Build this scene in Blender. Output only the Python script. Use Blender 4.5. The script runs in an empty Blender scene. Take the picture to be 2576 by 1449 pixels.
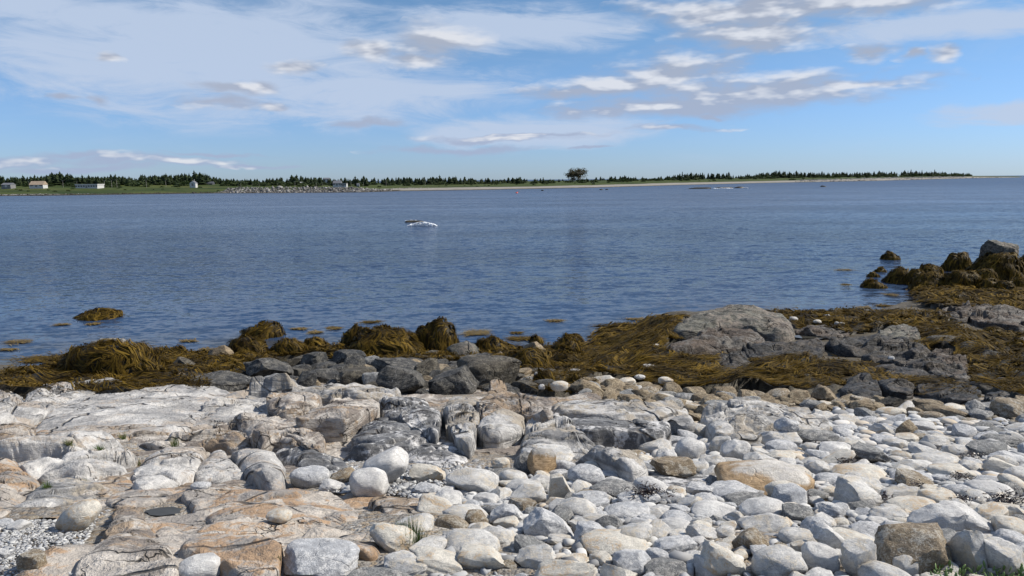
import bpy, bmesh, math, random
import numpy as np
from mathutils import Matrix, Vector

SC = bpy.context.scene
COL = SC.collection
R = math.radians
rng = np.random.default_rng(11)
random.seed(5)

# ------------------------------------------------------------------ camera
CAM = np.array([0.0, 0.0, 4.6])
FPX, CX, CY = 1909.4, 1288.0, 724.5            # focal length and centre on a 2576 x 1449 picture
PITCH, ROLL = R(8.12), R(-0.489)
FW = np.array([0, math.cos(PITCH), -math.sin(PITCH)])
U0 = np.array([0, math.sin(PITCH), math.cos(PITCH)])
R0 = np.array([1.0, 0, 0])
RT = R0 * math.cos(ROLL) + U0 * math.sin(ROLL)
UP = -R0 * math.sin(ROLL) + U0 * math.cos(ROLL)
cd = bpy.data.cameras.new('camera'); cam = bpy.data.objects.new('camera', cd); COL.objects.link(cam)
cam.matrix_world = Matrix(((RT[0], UP[0], -FW[0], CAM[0]), (RT[1], UP[1], -FW[1], CAM[1]), (RT[2], UP[2], -FW[2], CAM[2]), (0, 0, 0, 1)))
cd.sensor_width = 36; cd.lens = FPX / 2576 * 36; cd.clip_start = 0.1; cd.clip_end = 60000
SC.camera = cam

# ------------------------------------------------------------------ light
SUN_AZ, SUN_EL = R(80), R(43)
sd = bpy.data.lights.new('sun', 'SUN'); sun = bpy.data.objects.new('sun', sd); COL.objects.link(sun)
sd.energy = 4.6; sd.angle = R(2.0); sd.color = (1.0, 0.93, 0.82)
sv = Vector((math.sin(SUN_AZ) * math.cos(SUN_EL), math.cos(SUN_AZ) * math.cos(SUN_EL), math.sin(SUN_EL)))
sun.rotation_euler = sv.to_track_quat('Z', 'Y').to_euler()
sun.location = (30, 20, 60)
SC.view_settings.view_transform = 'Standard'; SC.view_settings.look = 'None'
SC.view_settings.gamma = 1; SC.view_settings.exposure = 0.45
SC.view_settings.use_curve_mapping = False
SC.cycles.max_bounces = 6; SC.cycles.diffuse_bounces = 3; SC.cycles.glossy_bounces = 3

# node expression helper: E wraps a socket so shader maths can be written as maths
class E:
    def __init__(s, nt, sock): s.nt, s.k = nt, sock
    def _m(s, op, *a, clamp=False):
        n = s.nt.nodes.new('ShaderNodeMath'); n.operation = op; n.use_clamp = clamp
        for i, v in enumerate((s,) + a):
            if isinstance(v, E): s.nt.links.new(v.k, n.inputs[i])
            else: n.inputs[i].default_value = v
        return E(s.nt, n.outputs[0])
    def __add__(s, o): return s._m('ADD', o)
    __radd__ = __add__
    def __sub__(s, o): return s._m('SUBTRACT', o)
    def __rsub__(s, o): return s._m('MULTIPLY', -1.0)._m('ADD', o)
    def __mul__(s, o): return s._m('MULTIPLY', o)
    __rmul__ = __mul__
    def max(s, o): return s._m('MAXIMUM', o)
    def min(s, o): return s._m('MINIMUM', o)
    def sqrt(s): return s._m('SQRT')
    def clamp(s): return s._m('ADD', 0.0, clamp=True)
    def ramp(s, a, b):
        n = s.nt.nodes.new('ShaderNodeMapRange'); n.interpolation_type = 'SMOOTHSTEP'
        s.nt.links.new(s.k, n.inputs[0]); n.inputs[1].default_value = a; n.inputs[2].default_value = b
        n.inputs[3].default_value = 0; n.inputs[4].default_value = 1
        return E(s.nt, n.outputs[0])

def comb(nt, x, y, z=0.0):
    n = nt.nodes.new('ShaderNodeCombineXYZ')
    for i, v in enumerate((x, y, z)):
        if isinstance(v, E): nt.links.new(v.k, n.inputs[i])
        else: n.inputs[i].default_value = v
    return n.outputs[0]

def noise(nt, vec, scale, detail=4, rough=0.55, dist=0.0, color=False):
    n = nt.nodes.new('ShaderNodeTexNoise'); n.inputs['Scale'].default_value = scale
    n.inputs['Detail'].default_value = detail; n.inputs['Roughness'].default_value = rough
    n.inputs['Distortion'].default_value = dist
    if vec is not None: nt.links.new(vec, n.inputs['Vector'])
    return n.outputs['Color'] if color else E(nt, n.outputs['Fac'])

def mix(nt, fac, a, b, mode='MIX'):
    n = nt.nodes.new('ShaderNodeMix'); n.data_type = 'RGBA'; n.blend_type = mode
    for sock, v in ((n.inputs[0], fac), (n.inputs[6], a), (n.inputs[7], b)):
        if isinstance(v, E): nt.links.new(v.k, sock)
        elif isinstance(v, bpy.types.NodeSocket): nt.links.new(v, sock)
        elif isinstance(v, (int, float)): sock.default_value = v
        else: sock.default_value = (*v, 1)
    return n.outputs[2]

# ------------------------------------------------------------------ pixels and rays
def ray(u, v):
    d = FW + RT * (u - CX) / FPX - UP * (v - CY) / FPX
    return d / d[1]                                # forward distance 1
def at(u, v, y): return CAM + ray(u, v) * y
def azel(u, v):
    d = ray(u, v); d = d / np.linalg.norm(d)
    return math.atan2(d[0], d[1]), math.asin(d[2])
def proj(p):
    q = np.asarray(p) - CAM; w = q @ FW
    return CX + FPX * (q @ RT) / w, CY - FPX * (q @ UP) / w
# readings taken on enlarged pieces of the picture, brought back to the 2576 x 1449 frame
ZA = lambda x, y: (x / 2.752, 922.4 + y / 2.752)
ZB = lambda x, y: (587 + x / 2.752, 922.4 + y / 2.752)
ZC = lambda x, y: (1174 + x / 2.989, 964.4 + y / 2.989)
ZD = lambda x, y: (1844.9 + x / 2.989, 964.4 + y / 2.989)
ZE = lambda x, y: (x / 3.0, 754.7 + y / 3.0)
ZF = lambda x, y: (754.7 + x / 3.072, 754.7 + y / 3.072)
ZG = lambda x, y: (1425.6 + x / 3.84, 712.8 + y / 3.84)
ZH = lambda x, y: (1928.7 + x / 3.032, 570.2 + y / 3.032)
VV = lambda x, y: (x, y)

# ------------------------------------------------------------------ sky with clouds
def make_world():
    w = bpy.data.worlds.new('World'); SC.world = w; w.use_nodes = True
    nt = w.node_tree; nt.nodes.clear()
    out = nt.nodes.new('ShaderNodeOutputWorld'); bg = nt.nodes.new('ShaderNodeBackground')
    sky = nt.nodes.new('ShaderNodeTexSky'); sky.sky_type = 'NISHITA'; sky.sun_disc = False
    sky.sun_elevation = SUN_EL; sky.sun_rotation = SUN_AZ
    sky.air_density = 1.1; sky.dust_density = 0.15; sky.ozone_density = 1.6; sky.altitude = 0
    tc = nt.nodes.new('ShaderNodeTexCoord'); sp = nt.nodes.new('ShaderNodeSeparateXYZ')
    nt.links.new(tc.outputs['Generated'], sp.inputs[0])
    x, y, z = (E(nt, sp.outputs[i]) for i in range(3))
    az = x._m('ARCTAN2', y); el = z._m('ARCSINE')
    # wobble the directions so that no cloud has a drawn outline
    v0 = comb(nt, az * 1.0, el * 2.2, 0.3)
    wob = noise(nt, v0, 9, 4, 0.6); wob2 = noise(nt, comb(nt, az + 7.0, el * 2.2, 1.3), 9, 4, 0.6)
    azw = az + (wob - 0.5) * 0.10; elw = el + (wob2 - 0.5) * 0.035
    CU = [(1850, 35, 330, 45, 34), (2080, 20, 400, 34, 24), (1900, 95, 250, 50, 32), (1700, 190, 240, 58, 40), (1560, 210, 200, 30, 32),
          (1440, 228, 150, 16, 16), (1930, 235, 430, 45, 30), (1700, 272, 360, 32, 26), (2150, 215, 250, 20, 14), (1520, 280, 190, 20, 16),
          (2200, 133, 66, 24, 18), (2380, 142, 60, 20, 22), (2300, 140, 40, 12, 12), (1090, 105, 160, 44, 44), (920, 125, 80, 22, 20),
          (1050, 150, 110, 18, 18), (570, 215, 120, 15, 11), (660, 213, 60, 18, 11), (550, 252, 120, 18, 13), (690, 257, 60, 11, 9),
          (257, 132, 46, 12, 10), (148, 252, 56, 10, 8), (240, 257, 60, 13, 9), (740, 165, 80, 13, 10), (940, 316, 100, 14, 11),
          (1240, 350, 230, 14, 11), (1150, 378, 250, 14, 12), (1330, 340, 220, 8, 7), (60, 410, 230, 20, 14), (200, 398, 190, 17, 13),
          (330, 412, 260, 20, 18), (470, 414, 210, 16, 13), (560, 392, 130, 9, 7), (250, 432, 260, 13, 10), (640, 422, 120, 8, 6),
          (1690, 325, 170, 12, 10), (1785, 290, 40, 9, 8), (1480, 375, 60, 6, 5), (2900, 180, 260, 40, 22), (-280, 200, 240, 36, 20), (2780, 330, 240, 14, 10)]
    best = None
    pw = comb(nt, azw, elw, 0.0)
    pw2 = comb(nt, azw, elw + 0.011, 0.0); best2 = None
    def blob(a, e, wa, we, pw=pw):
        n = nt.nodes.new('ShaderNodeMapping'); n.vector_type = 'TEXTURE'; n.inputs['Location'].default_value = (a, e, 0); n.inputs['Scale'].default_value = (wa, we, 1)
        nt.links.new(pw, n.inputs[0]); g = nt.nodes.new('ShaderNodeTexGradient'); g.gradient_type = 'SPHERICAL'; nt.links.new(n.outputs[0], g.inputs[0]); return E(nt, g.outputs['Fac'])
    for (u, v, hw, hu, hd) in CU:
        a, e = azel(u, v - (hu - hd) / 2); a1, _ = azel(u + hw, v); a0, _ = azel(u - hw, v)
        m = blob(a, e, (a1 - a0) / 2 * 1.12, (hu + hd) / 2 / FPX * (1.45 if v < 300 else 1.0))
        best = m if best is None else best.max(m)
        if hw > 140:
            m2 = blob(a, e, (a1 - a0) / 2 * 1.12, (hu + hd) / 2 / FPX * (1.45 if v < 300 else 1.0), pw2); best2 = m2 if best2 is None else best2.max(m2)
        else: best2 = m if best2 is None else best2.max(m)
    best0 = best
    best = best - (1.0 - best.ramp(0.0, 0.01)) * 0.5
    # the same kind of cumulus goes on round and above, laid on a level sheet
    zc = z.max(0.04)
    pl = comb(nt, x._m('DIVIDE', zc), y._m('DIVIDE', zc), 2.0)
    rest = noise(nt, pl, 0.55, 6, 0.55) * 3.0 - 1.75
    outside = az._m('ABSOLUTE').ramp(0.66, 0.9).max(el.ramp(0.27, 0.4))
    best = best.max(rest - (1.0 - outside) * 4.0)
    vn = comb(nt, az * 1.0, el * 3.2, 5.0); vn2 = comb(nt, az * 1.0 + 0.006, el * 3.2 + 0.03, 5.0)
    n1 = noise(nt, vn, 15, 8, 0.58); n2 = noise(nt, vn2, 15, 3, 0.5); n3 = noise(nt, vn, 15, 3, 0.5)
    dens = (best + (n1 - 0.52) * 1.5 - 0.06).ramp(-0.12, 0.72)
    lit = ((n3 - n2) * 5.5 + 0.20 + (best0 - best2).max(-0.2) * 1.3 + (n1 - 0.5) * 1.0 - dens * 0.12 + (1.0 - dens) * 0.12 - el.ramp(0.15, 0.05) * 1.0).clamp()
    far = el.ramp(0.16, 0.02)
    cshade = mix(nt, far, (4.9, 5.4, 6.6), (4.6, 5.5, 7.6))
    ccol = mix(nt, lit, cshade, (9.4, 9.6, 10.2))
    # thin high veil: streaks that thicken over the bay
    VE = [(520, 130, 700, 190), (930, 235, 480, 100), (1250, 70, 420, 70), (2480, 50, 420, 46), (1350, 330, 380, 60), (2560, 285, 220, 30), (250, 40, 500, 70)]
    veil = None
    for (u, v, hw, hh) in VE:
        a, e = azel(u, v)
        m = blob(a, e, hw / FPX, hh / FPX)
        veil = m if veil is None else veil.max(m)
    veil = veil.max(outside * 0.25)
    st = noise(nt, comb(nt, az * 1.0 + el * 0.9, el * 4.5, 9.0), 7, 10, 0.66, 0.9)
    vd = (veil * 1.2 + (st - 0.5) * 2.2).ramp(-0.1, 0.85) * 0.9 * veil.ramp(-0.1, 0.25)
    skycol = mix(nt, 1.0, sky.outputs[0], mix(nt, el.ramp(0.0, 0.22), (0.63, 0.93, 1.72), (0.76, 1.0, 1.28)), 'MULTIPLY')
    base = mix(nt, vd, skycol, (6.3, 7.5, 9.6))
    fin = mix(nt, dens * 0.88, base, ccol)
    nt.links.new(fin, bg.inputs[0]); bg.inputs[1].default_value = 0.060
    nt.links.new(bg.outputs[0], out.inputs[0])
    w.cycles.sampling_method = 'MANUAL'; w.cycles.sample_map_resolution = 512
make_world()

# ------------------------------------------------------------------ numpy noise
_p = rng.permutation(256); _p = np.concatenate([_p, _p, _p])
_g = rng.normal(size=(256, 3)); _g /= np.linalg.norm(_g, axis=1)[:, None]
def perlin(p, seed=0):
    p = np.asarray(p, float) + seed * 17.31
    i = np.floor(p).astype(int); f = p - i; i &= 255
    w = f * f * f * (f * (f * 6 - 15) + 10)
    r = 0
    for dx in (0, 1):
        for dy in (0, 1):
            for dz in (0, 1):
                h = _p[_p[_p[i[:, 0] + dx] + i[:, 1] + dy] + i[:, 2] + dz]
                v = (_g[h] * (f - (dx, dy, dz))).sum(1)
                r = r + v * (w[:, 0] if dx else 1 - w[:, 0]) * (w[:, 1] if dy else 1 - w[:, 1]) * (w[:, 2] if dz else 1 - w[:, 2])
    return r * 1.5
def fbm(p, o=4, seed=0, gain=0.5):
    r, a = 0, 1.0
    for k in range(o):
        r = r + a * perlin(np.asarray(p) * 2 ** k, seed + k); a *= gain
    return r
def vnoise(p, o=3, seed=0, gain=0.5): return np.stack([fbm(p, o, seed + 31 * k, gain) for k in range(3)], 1)
def sstep(a, b, x):
    t = np.clip((x - a) / (b - a), 0, 1); return t * t * (3 - 2 * t)

# ------------------------------------------------------------------ the lie of the land
LY = [-200, -5, 3, 4.5, 6, 8, 10, 13, 16, 19, 22, 40, 80]; LZ = [3.6, 3.2, 3.0, 2.62, 2.29, 1.92, 1.55, 1.03, .50, .0, -.4, -2, -3]
RY = [-200, -5, 3, 4.5, 6, 8, 10, 13, 16, 20, 26, 30, 60, 80]; RZ = [3.6, 3.2, 3.0, 2.60, 2.25, 1.85, 1.45, .95, .66, .38, .0, -.3, -2, -3]
BAS = []                                     # level basins that hold pools: x, y, radii, level
def G(x, y):
    x = np.asarray(x, float); y = np.asarray(y, float)
    u = x / np.maximum(y, 3.0)
    t = sstep(0.09, 0.22, u)
    z = np.interp(y, LY, LZ) * (1 - t) + np.interp(y, RY, RZ) * t
    t2 = sstep(.46, .60, u); z = z * (1 - t2) + np.maximum(z, np.interp(y, [20, 26, 33, 37, 45], [.3, .16, .10, -.1, -1.2])) * t2
    for bx, by, rx, ry, lv in BAS:
        w = sstep(1.7, 1.05, np.sqrt(((x - bx) / rx) ** 2 + ((y - by) / ry) ** 2)); z = z * (1 - w) + lv * w
    return z
_ts = np.concatenate([np.arange(2.2, 14, 0.02), np.arange(14, 60, 0.05)])
def ground(u, v, lift=0.0, clampwater=True):
    d = ray(u, v); p = CAM[None] + d[None] * _ts[:, None]
    g = G(p[:, 0], p[:, 1]) + lift
    if clampwater: g = np.maximum(g, min(lift, 0.0))
    k = np.nonzero(p[:, 2] < g)[0]
    if len(k): return p[k[0]]
    t = (CAM[2]) / -d[2] if d[2] < 0 else 60
    return CAM + d * t

def basin(Z, bb, drop):
    (u0, v0), (u1, v1) = Z(bb[0], bb[1]), Z(bb[2], bb[3]); a = ground((u0 + u1) / 2, v0); b = ground((u0 + u1) / 2, v1); c = (a + b) / 2
    rx = (u1 - u0) / FPX * c[1] / 2; return (c[0], c[1], rx, min(max((a[1] - b[1]) / 2, .1), rx * .55), float(G(c[0], c[1])) - drop)
BAS += [basin(ZA, (985, 930, 1290, 1085), .03), basin(ZA, (1380, 770, 1740, 850), .03), basin(ZG, (2150, 515, 2560, 560), .0)]

# ------------------------------------------------------------------ object helpers
def mk(name, V, F, mat=None, parent=None, smooth=True, loc=None, attrs=None, sharp=0):
    V = np.asarray(V, float)
    me = bpy.data.meshes.new(name)
    if isinstance(F, np.ndarray):
        n, k = F.shape
        me.vertices.add(len(V)); me.vertices.foreach_set('co', V.astype(np.float32).ravel())
        me.loops.add(n * k); me.loops.foreach_set('vertex_index', F.astype(np.int32).ravel())
        me.polygons.add(n); me.polygons.foreach_set('loop_start', np.arange(0, n * k, k, dtype=np.int32))
        me.polygons.foreach_set('loop_total', np.full(n, k, dtype=np.int32))
        me.update(calc_edges=True)
    else:
        me.from_pydata([tuple(v) for v in V], [], [tuple(f) for f in F])
    if smooth: me.polygons.foreach_set('use_smooth', np.ones(len(me.polygons), dtype=bool))
    if attrs is not None:
        a = me.attributes.new('tone', 'FLOAT', 'POINT'); a.data.foreach_set('value', np.asarray(attrs, np.float32))
    if mat: me.materials.append(mat)
    if sharp: me.set_sharp_from_angle(angle=R(sharp))
    o = bpy.data.objects.new(name, me); COL.objects.link(o)
    if loc is not None: o.location = tuple(loc)
    if parent: o.parent = parent
    return o
def tag(o, label, cat, group=None):
    o['label'] = label; o['category'] = cat
    if group: o['group'] = group
    return o
def struct(o, kind='structure'): o['kind'] = kind; return o
def empty(name, loc):
    o = bpy.data.objects.new(name, None); COL.objects.link(o); o.location = tuple(loc); o.empty_display_size = .2; return o
def boxm(x0, x1, y0, y1, z0, z1):
    V = [(x, y, z) for z in (z0, z1) for y in (y0, y1) for x in (x0, x1)]
    return V, [(0, 2, 3, 1), (4, 5, 7, 6), (0, 1, 5, 4), (2, 6, 7, 3), (0, 4, 6, 2), (1, 3, 7, 5)]

# ------------------------------------------------------------------ materials
def newmat(name):
    m = bpy.data.materials.new(name); m.use_nodes = True; nt = m.node_tree
    b = nt.nodes['Principled BSDF']; return m, nt, b
def bump(nt, b, h, strength=0.5, dist=0.02):
    n = nt.nodes.new('ShaderNodeBump'); n.inputs['Strength'].default_value = strength; n.inputs['Distance'].default_value = dist
    nt.links.new(h.k, n.inputs['Height']); nt.links.new(n.outputs[0], b.inputs['Normal'])
def coords(nt, rnd=True, space='Object'):
    tc = nt.nodes.new('ShaderNodeTexCoord'); v = tc.outputs[space]
    if rnd:
        oi = nt.nodes.new('ShaderNodeObjectInfo'); k = E(nt, oi.outputs['Random'])
        a = nt.nodes.new('ShaderNodeVectorMath'); a.operation = 'ADD'
        nt.links.new(v, a.inputs[0]); nt.links.new(comb(nt, k * 91.0, k * 47.0, k * 23.0), a.inputs[1]); v = a.outputs[0]
    return v
def stretch(nt, v, s, rot=(0, 0, 0)):
    n = nt.nodes.new('ShaderNodeMapping'); n.inputs['Scale'].default_value = s; n.inputs['Rotation'].default_value = rot
    nt.links.new(v, n.inputs[0]); return n.outputs[0]
def crackmask(nt, v, scale, wid, warp=0.25):
    wn = noise(nt, v, scale * 1.3, 3, 0.6, color=True)
    a = nt.nodes.new('ShaderNodeVectorMath'); a.operation = 'MULTIPLY_ADD'
    nt.links.new(wn, a.inputs[0]); a.inputs[1].default_value = (warp,) * 3; nt.links.new(v, a.inputs[2])
    vo = nt.nodes.new('ShaderNodeTexVoronoi'); vo.feature = 'DISTANCE_TO_EDGE'; vo.inputs['Scale'].default_value = scale
    nt.links.new(a.outputs[0], vo.inputs['Vector'])
    return E(nt, vo.outputs['Distance']).ramp(wid, 0.0)
# stone: c1 main, c2 second tone, c3 stain with its share, veins / cracks and their scale
def stone(name, c1, c2, c3, stain=0.5, sc=1.0, crack=0.0, vein=0.0, rough=0.75, bmp=0.5, bd=0.02, band=0.0, brot=(0.3, 0.5, 0.4), wet=0.0):
    m, nt, b = newmat(name); v = coords(nt)
    n1 = noise(nt, v, 1.6 * sc, 5, 0.6, 0.3); n2 = noise(nt, v, 5.5 * sc, 6, 0.65); n3 = noise(nt, v, 22 * sc, 4, 0.7)
    st = noise(nt, stretch(nt, v, (1, 1, 6), brot), 2.2 * sc, 7, 0.65, 0.8)
    col = mix(nt, (n1 + (st - 0.5) * (0.6 + band)).ramp(0.38, 0.64), c1, c2)
    col = mix(nt, (noise(nt, v, 1.1 * sc, 6, 0.65, 0.5) + (n2 - 0.5) * 0.7 + (n3 - 0.5) * 0.3).ramp(0.5 + (0.5 - stain) * 0.45 - 0.05, 0.5 + (0.5 - stain) * 0.45 + 0.07) * 0.9, col, c3)
    col = mix(nt, (n2 * 0.6 + n3 * 0.4).ramp(0.60, 0.40) * (0.5 if c1[0] > .4 else .75), col, (0.40, 0.39, 0.39), 'MULTIPLY')
    h = n1 * 0.5 + n2 * 0.6 + n3 * 0.32 + noise(nt, v, 60 * sc, 3, .7) * 0.12 + st * (0.6 + band)
    if vein:
        vm = crackmask(nt, stretch(nt, v, (1, 1.6, 0.7), (0.6, 0.2, 0.9)), 1.5 * sc, 0.022, 0.5) * noise(nt, v, 2.2 * sc, 2).ramp(0.42, 0.6)
        col = mix(nt, vm * vein, col, (0.62, 0.60, 0.56))
    if crack:
        cm = crackmask(nt, stretch(nt, v, (1, 1.5, 1.1), (0.1, 0.2, 0.5)), 0.8 * sc, 0.017, 0.5) * noise(nt, v, 1.3 * sc, 2).ramp(0.4, 0.56)
        c2m = crackmask(nt, stretch(nt, v, (1.4, 3, 1), (0.4, 0.1, 0.5)), 2.2 * sc, 0.022, 0.4) * noise(nt, v, 1.9 * sc, 2).ramp(0.5, 0.62)
        cm = cm.max(c2m * 0.8)
        col = mix(nt, cm * (0.85 * min(crack, 1.0)), col, (0.05, 0.042, 0.035)); h = h - cm * 0.9 * crack
    nt.links.new(col, b.inputs['Base Color'])
    b.inputs['Roughness'].default_value = rough
    b.inputs['Specular IOR Level'].default_value = 0.25
    bump(nt, b, h, bmp, bd); return m
M = {}
M['pale'] = stone('pale_grey_stone', (.60, .592, .57), (.44, .438, .43), (.50, .45, .37), .38, 1.0, crack=.35, vein=.45, bmp=.45, bd=.06)
M['white'] = stone('white_stone', (.69, .68, .65), (.57, .56, .545), (.43, .425, .42), .38, 1.0, crack=.3, vein=.5, bmp=.45, bd=.06)
M['blue'] = stone('blue_grey_stone', (.47, .48, .495), (.35, .36, .375), (.58, .575, .565), .44, 1.0, crack=.35, vein=.6, bmp=.45, bd=.06)
M['cream'] = stone('cream_stone', (.64, .61, .54), (.54, .515, .46), (.46, .35, .23), .34, 1.0, vein=.2, bmp=.45, bd=.06)
M['tan'] = stone('tan_stone', (.36, .285, .19), (.26, .21, .15), (.45, .42, .36), .42, 1.0, vein=.3, bmp=.6, bd=.07)
M['brown'] = stone('brown_stone', (.25, .19, .12), (.17, .135, .09), (.34, .28, .19), .45, 1.0, vein=.1, bmp=.5, bd=.06)
M['grey'] = stone('grey_stone', (.27, .275, .27), (.19, .195, .20), (.37, .36, .34), .42, 1.0, vein=.5, bmp=.6, bd=.06)
M['dark'] = stone('dark_boulder_rock', (0.078, 0.078, 0.077), (0.048, 0.050, 0.052), (0.146, 0.138, 0.121), .48, .9, crack=.8, vein=.35, bmp=.8, bd=.07, band=.5)
M['darkbrown'] = stone('dark_brown_boulder_rock', (0.120, 0.106, 0.083), (0.074, 0.069, 0.059), (0.167, 0.150, 0.116), .42, .9, crack=.7, vein=.2, bmp=.8, bd=.07, band=.4)
M['ledge'] = stone('pale_ledge_rock', (.56, .545, .52), (.31, .305, .30), (.36, .31, .26), .36, .95, crack=1.3, vein=.5, rough=.85, bmp=.9, bd=.045, band=.45)
M['rust'] = stone('rusty_ledge_rock', (.50, .455, .40), (.33, .305, .28), (.34, .225, .135), .47, 1.0, crack=1.2, vein=.3, rough=.85, bmp=.9, bd=.045, band=.5)
M['ledgebrown'] = stone('brown_and_white_ledge_rock', (.54, .50, .45), (.235, .205, .18), (.30, .225, .155), .40, 1.1, crack=1.3, vein=.6, rough=.85, bmp=1.0, bd=.05, band=.7, brot=(0, .3, .2))
M['slate'] = stone('slate_grey_ledge_rock', (.20, .203, .207), (.135, .138, .145), (.56, .55, .54), .36, .9, crack=1.2, vein=.45, rough=.8, bmp=.8, bd=.045, band=.6)
M['slatepale'] = stone('slate_and_white_ledge_rock', (0.534, 0.524, 0.506), (0.221, 0.221, 0.221), (0.313, 0.276, 0.225), .42, .9, crack=1.2, vein=.5, rough=.85, bmp=.9, bd=.045, band=.6)
M['tidal'] = stone('dark_tidal_ledge_rock', (0.048, 0.047, 0.046), (0.031, 0.032, 0.033), (0.077, 0.065, 0.053), .45, .9, crack=1.2, vein=.2, rough=.6, bmp=1.0, bd=.06, band=.9, wet=.5)
M['tidalbrown'] = stone('brown_tidal_ledge_rock', (0.124, 0.094, 0.071), (0.075, 0.060, 0.049), (0.150, 0.139, 0.124), .42, .9, crack=1.1, vein=.15, rough=.7, bmp=1.0, bd=.06, band=.8)
M['dome'] = stone('grey_dome_rock', (0.170, 0.166, 0.138), (0.106, 0.103, 0.092), (0.216, 0.184, 0.152), .45, .9, crack=1.1, vein=.2, rough=.75, bmp=.9, bd=.06, band=.8)
M['twotone'] = None
M['wetrock'] = stone('wet_weedy_rock', (.035, .028, .016), (.022, .018, .012), (.06, .05, .03), .4, 1.2, rough=.55, bmp=.8, bd=.05)

def twotone():
    m = stone('rust_footed_white_stone', (.62, .59, .54), (.50, .47, .42), (.44, .42, .40), .40, 1.0, crack=.3, vein=.3, bmp=.5, bd=.06); nt = m.node_tree; b = nt.nodes['Principled BSDF']
    src = b.inputs['Base Color'].links[0].from_socket; v = coords(nt, False); sp = nt.nodes.new('ShaderNodeSeparateXYZ'); nt.links.new(v, sp.inputs[0])
    tg = nt.nodes.new('ShaderNodeTexCoord'); sg = nt.nodes.new('ShaderNodeSeparateXYZ'); nt.links.new(tg.outputs['Generated'], sg.inputs[0])
    z = E(nt, sg.outputs[2]) + E(nt, sg.outputs[0]) * .25 + (noise(nt, v, 2.2, 6, .65, .5) - .5) * .5
    rust = mix(nt, noise(nt, stretch(nt, v, (1, 1, 5)), 3, 6).ramp(.35, .65), (.24, .165, .09), (.42, .30, .18))
    nt.links.new(mix(nt, z.ramp(1.02, .88), src, rust), b.inputs['Base Color']); return m
M['twotone'] = twotone()
def gravelmat():
    m, nt, b = newmat('beach_gravel'); v = coords(nt, False)
    col = None; h = None
    for sc_, w_ in ((28, 1.0), (70, .5)):
        vo = nt.nodes.new('ShaderNodeTexVoronoi'); vo.inputs['Scale'].default_value = sc_; nt.links.new(v, vo.inputs['Vector'])
        sp = nt.nodes.new('ShaderNodeSeparateColor'); nt.links.new(vo.outputs['Color'], sp.inputs[0]); k = E(nt, sp.outputs[0])
        dd = E(nt, vo.outputs['Distance']); hh = (1.0 - dd * 1.6) * w_
        c = mix(nt, k, (.13, .12, .11), (.40, .385, .36)); c = mix(nt, E(nt, sp.outputs[1]).ramp(.7, .8), c, (.30, .235, .16))
        col = c if col is None else mix(nt, .4, col, c); h = hh if h is None else h + hh
    col = mix(nt, noise(nt, v, 1.3, 4).ramp(.62, .4) * .5, col, (.45, .42, .38), 'MULTIPLY')
    nt.links.new(col, b.inputs['Base Color']); b.inputs['Roughness'].default_value = .9; b.inputs['Specular IOR Level'].default_value = .2
    bump(nt, b, h, .8, .015); return m
M['gravel'] = gravelmat()
def seabed():
    m, nt, b = newmat('weedy_shore_ground'); g = coords(nt, False)
    c = mix(nt, noise(nt, g, 1.2, 6).ramp(.4, .62), (.045, .033, .014), (.085, .07, .045)); nt.links.new(c, b.inputs['Base Color'])
    b.inputs['Roughness'].default_value = .7; bump(nt, b, noise(nt, g, 6, 6), .8, .08); return m
M['weedground'] = seabed()
def attr_mat(name, stops, rough=.5, trans=0.0, n_amp=.35, nscale=1.5, spec=.35):
    m, nt, b = newmat(name); a = nt.nodes.new('ShaderNodeAttribute'); a.attribute_name = 'tone'
    f = E(nt, a.outputs['Fac']) + (noise(nt, coords(nt, False), nscale, 4) - .5) * n_amp
    cr = nt.nodes.new('ShaderNodeValToRGB'); nt.links.new(f.k, cr.inputs[0])
    el_ = cr.color_ramp.elements
    while len(el_) < len(stops): el_.new(.5)
    for e_, (p_, c_) in zip(el_, stops): e_.position = p_; e_.color = (*c_, 1)
    nt.links.new(cr.outputs[0], b.inputs['Base Color']); b.inputs['Roughness'].default_value = rough
    b.inputs['Specular IOR Level'].default_value = spec
    if trans:
        b.inputs['Subsurface Weight'].default_value = 0
        t = nt.nodes.new('ShaderNodeBsdfTranslucent'); nt.links.new(cr.outputs[0], t.inputs[0])
        ms = nt.nodes.new('ShaderNodeMixShader'); ms.inputs[0].default_value = trans
        nt.links.new(b.outputs[0], ms.inputs[1]); nt.links.new(t.outputs[0], ms.inputs[2])
        nt.links.new(ms.outputs[0], nt.nodes['Material Output'].inputs[0])
    return m
M['weed'] = attr_mat('rockweed', [(0, (.018, .012, .004)), (.3, (.054, .035, .007)), (.6, (.118, .076, .012)), (1, (.24, .152, .024))], .6, .25, .7, 1.2, spec=.10)
M['weedgold'] = attr_mat('golden_floating_weed', [(0, (.06, .04, .008)), (.5, (.17, .11, .02)), (1, (.30, .21, .05))], .4, .2)
M['deadweed'] = attr_mat('dry_black_weed', [(0, (.008, .006, .007)), (1, (.035, .02, .018))], .35)
M['blade'] = attr_mat('grass_blade', [(0, (.03, .055, .012)), (.6, (.075, .125, .025)), (1, (.22, .19, .09))], .6, .3)
M['succulent'] = attr_mat('succulent_leaf', [(0, (.07, .13, .04)), (1, (.17, .26, .09))], .5, .2)
M['leaf'] = attr_mat('far_foliage', [(0, (.013, .024, .010)), (.5, (.028, .046, .014)), (1, (.05, .075, .02))], .8, .2, .5, .2)
M['shrubleaf'] = attr_mat('shrub_foliage', [(0, (.014, .027, .009)), (.5, (.030, .050, .013)), (1, (.06, .082, .02))], .8, .25, .5, .1)
M['aspen'] = attr_mat('autumn_foliage', [(0, (.035, .036, .018)), (.5, (.07, .065, .034)), (1, (.13, .11, .06))], .8, .25, .4, .2)
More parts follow.
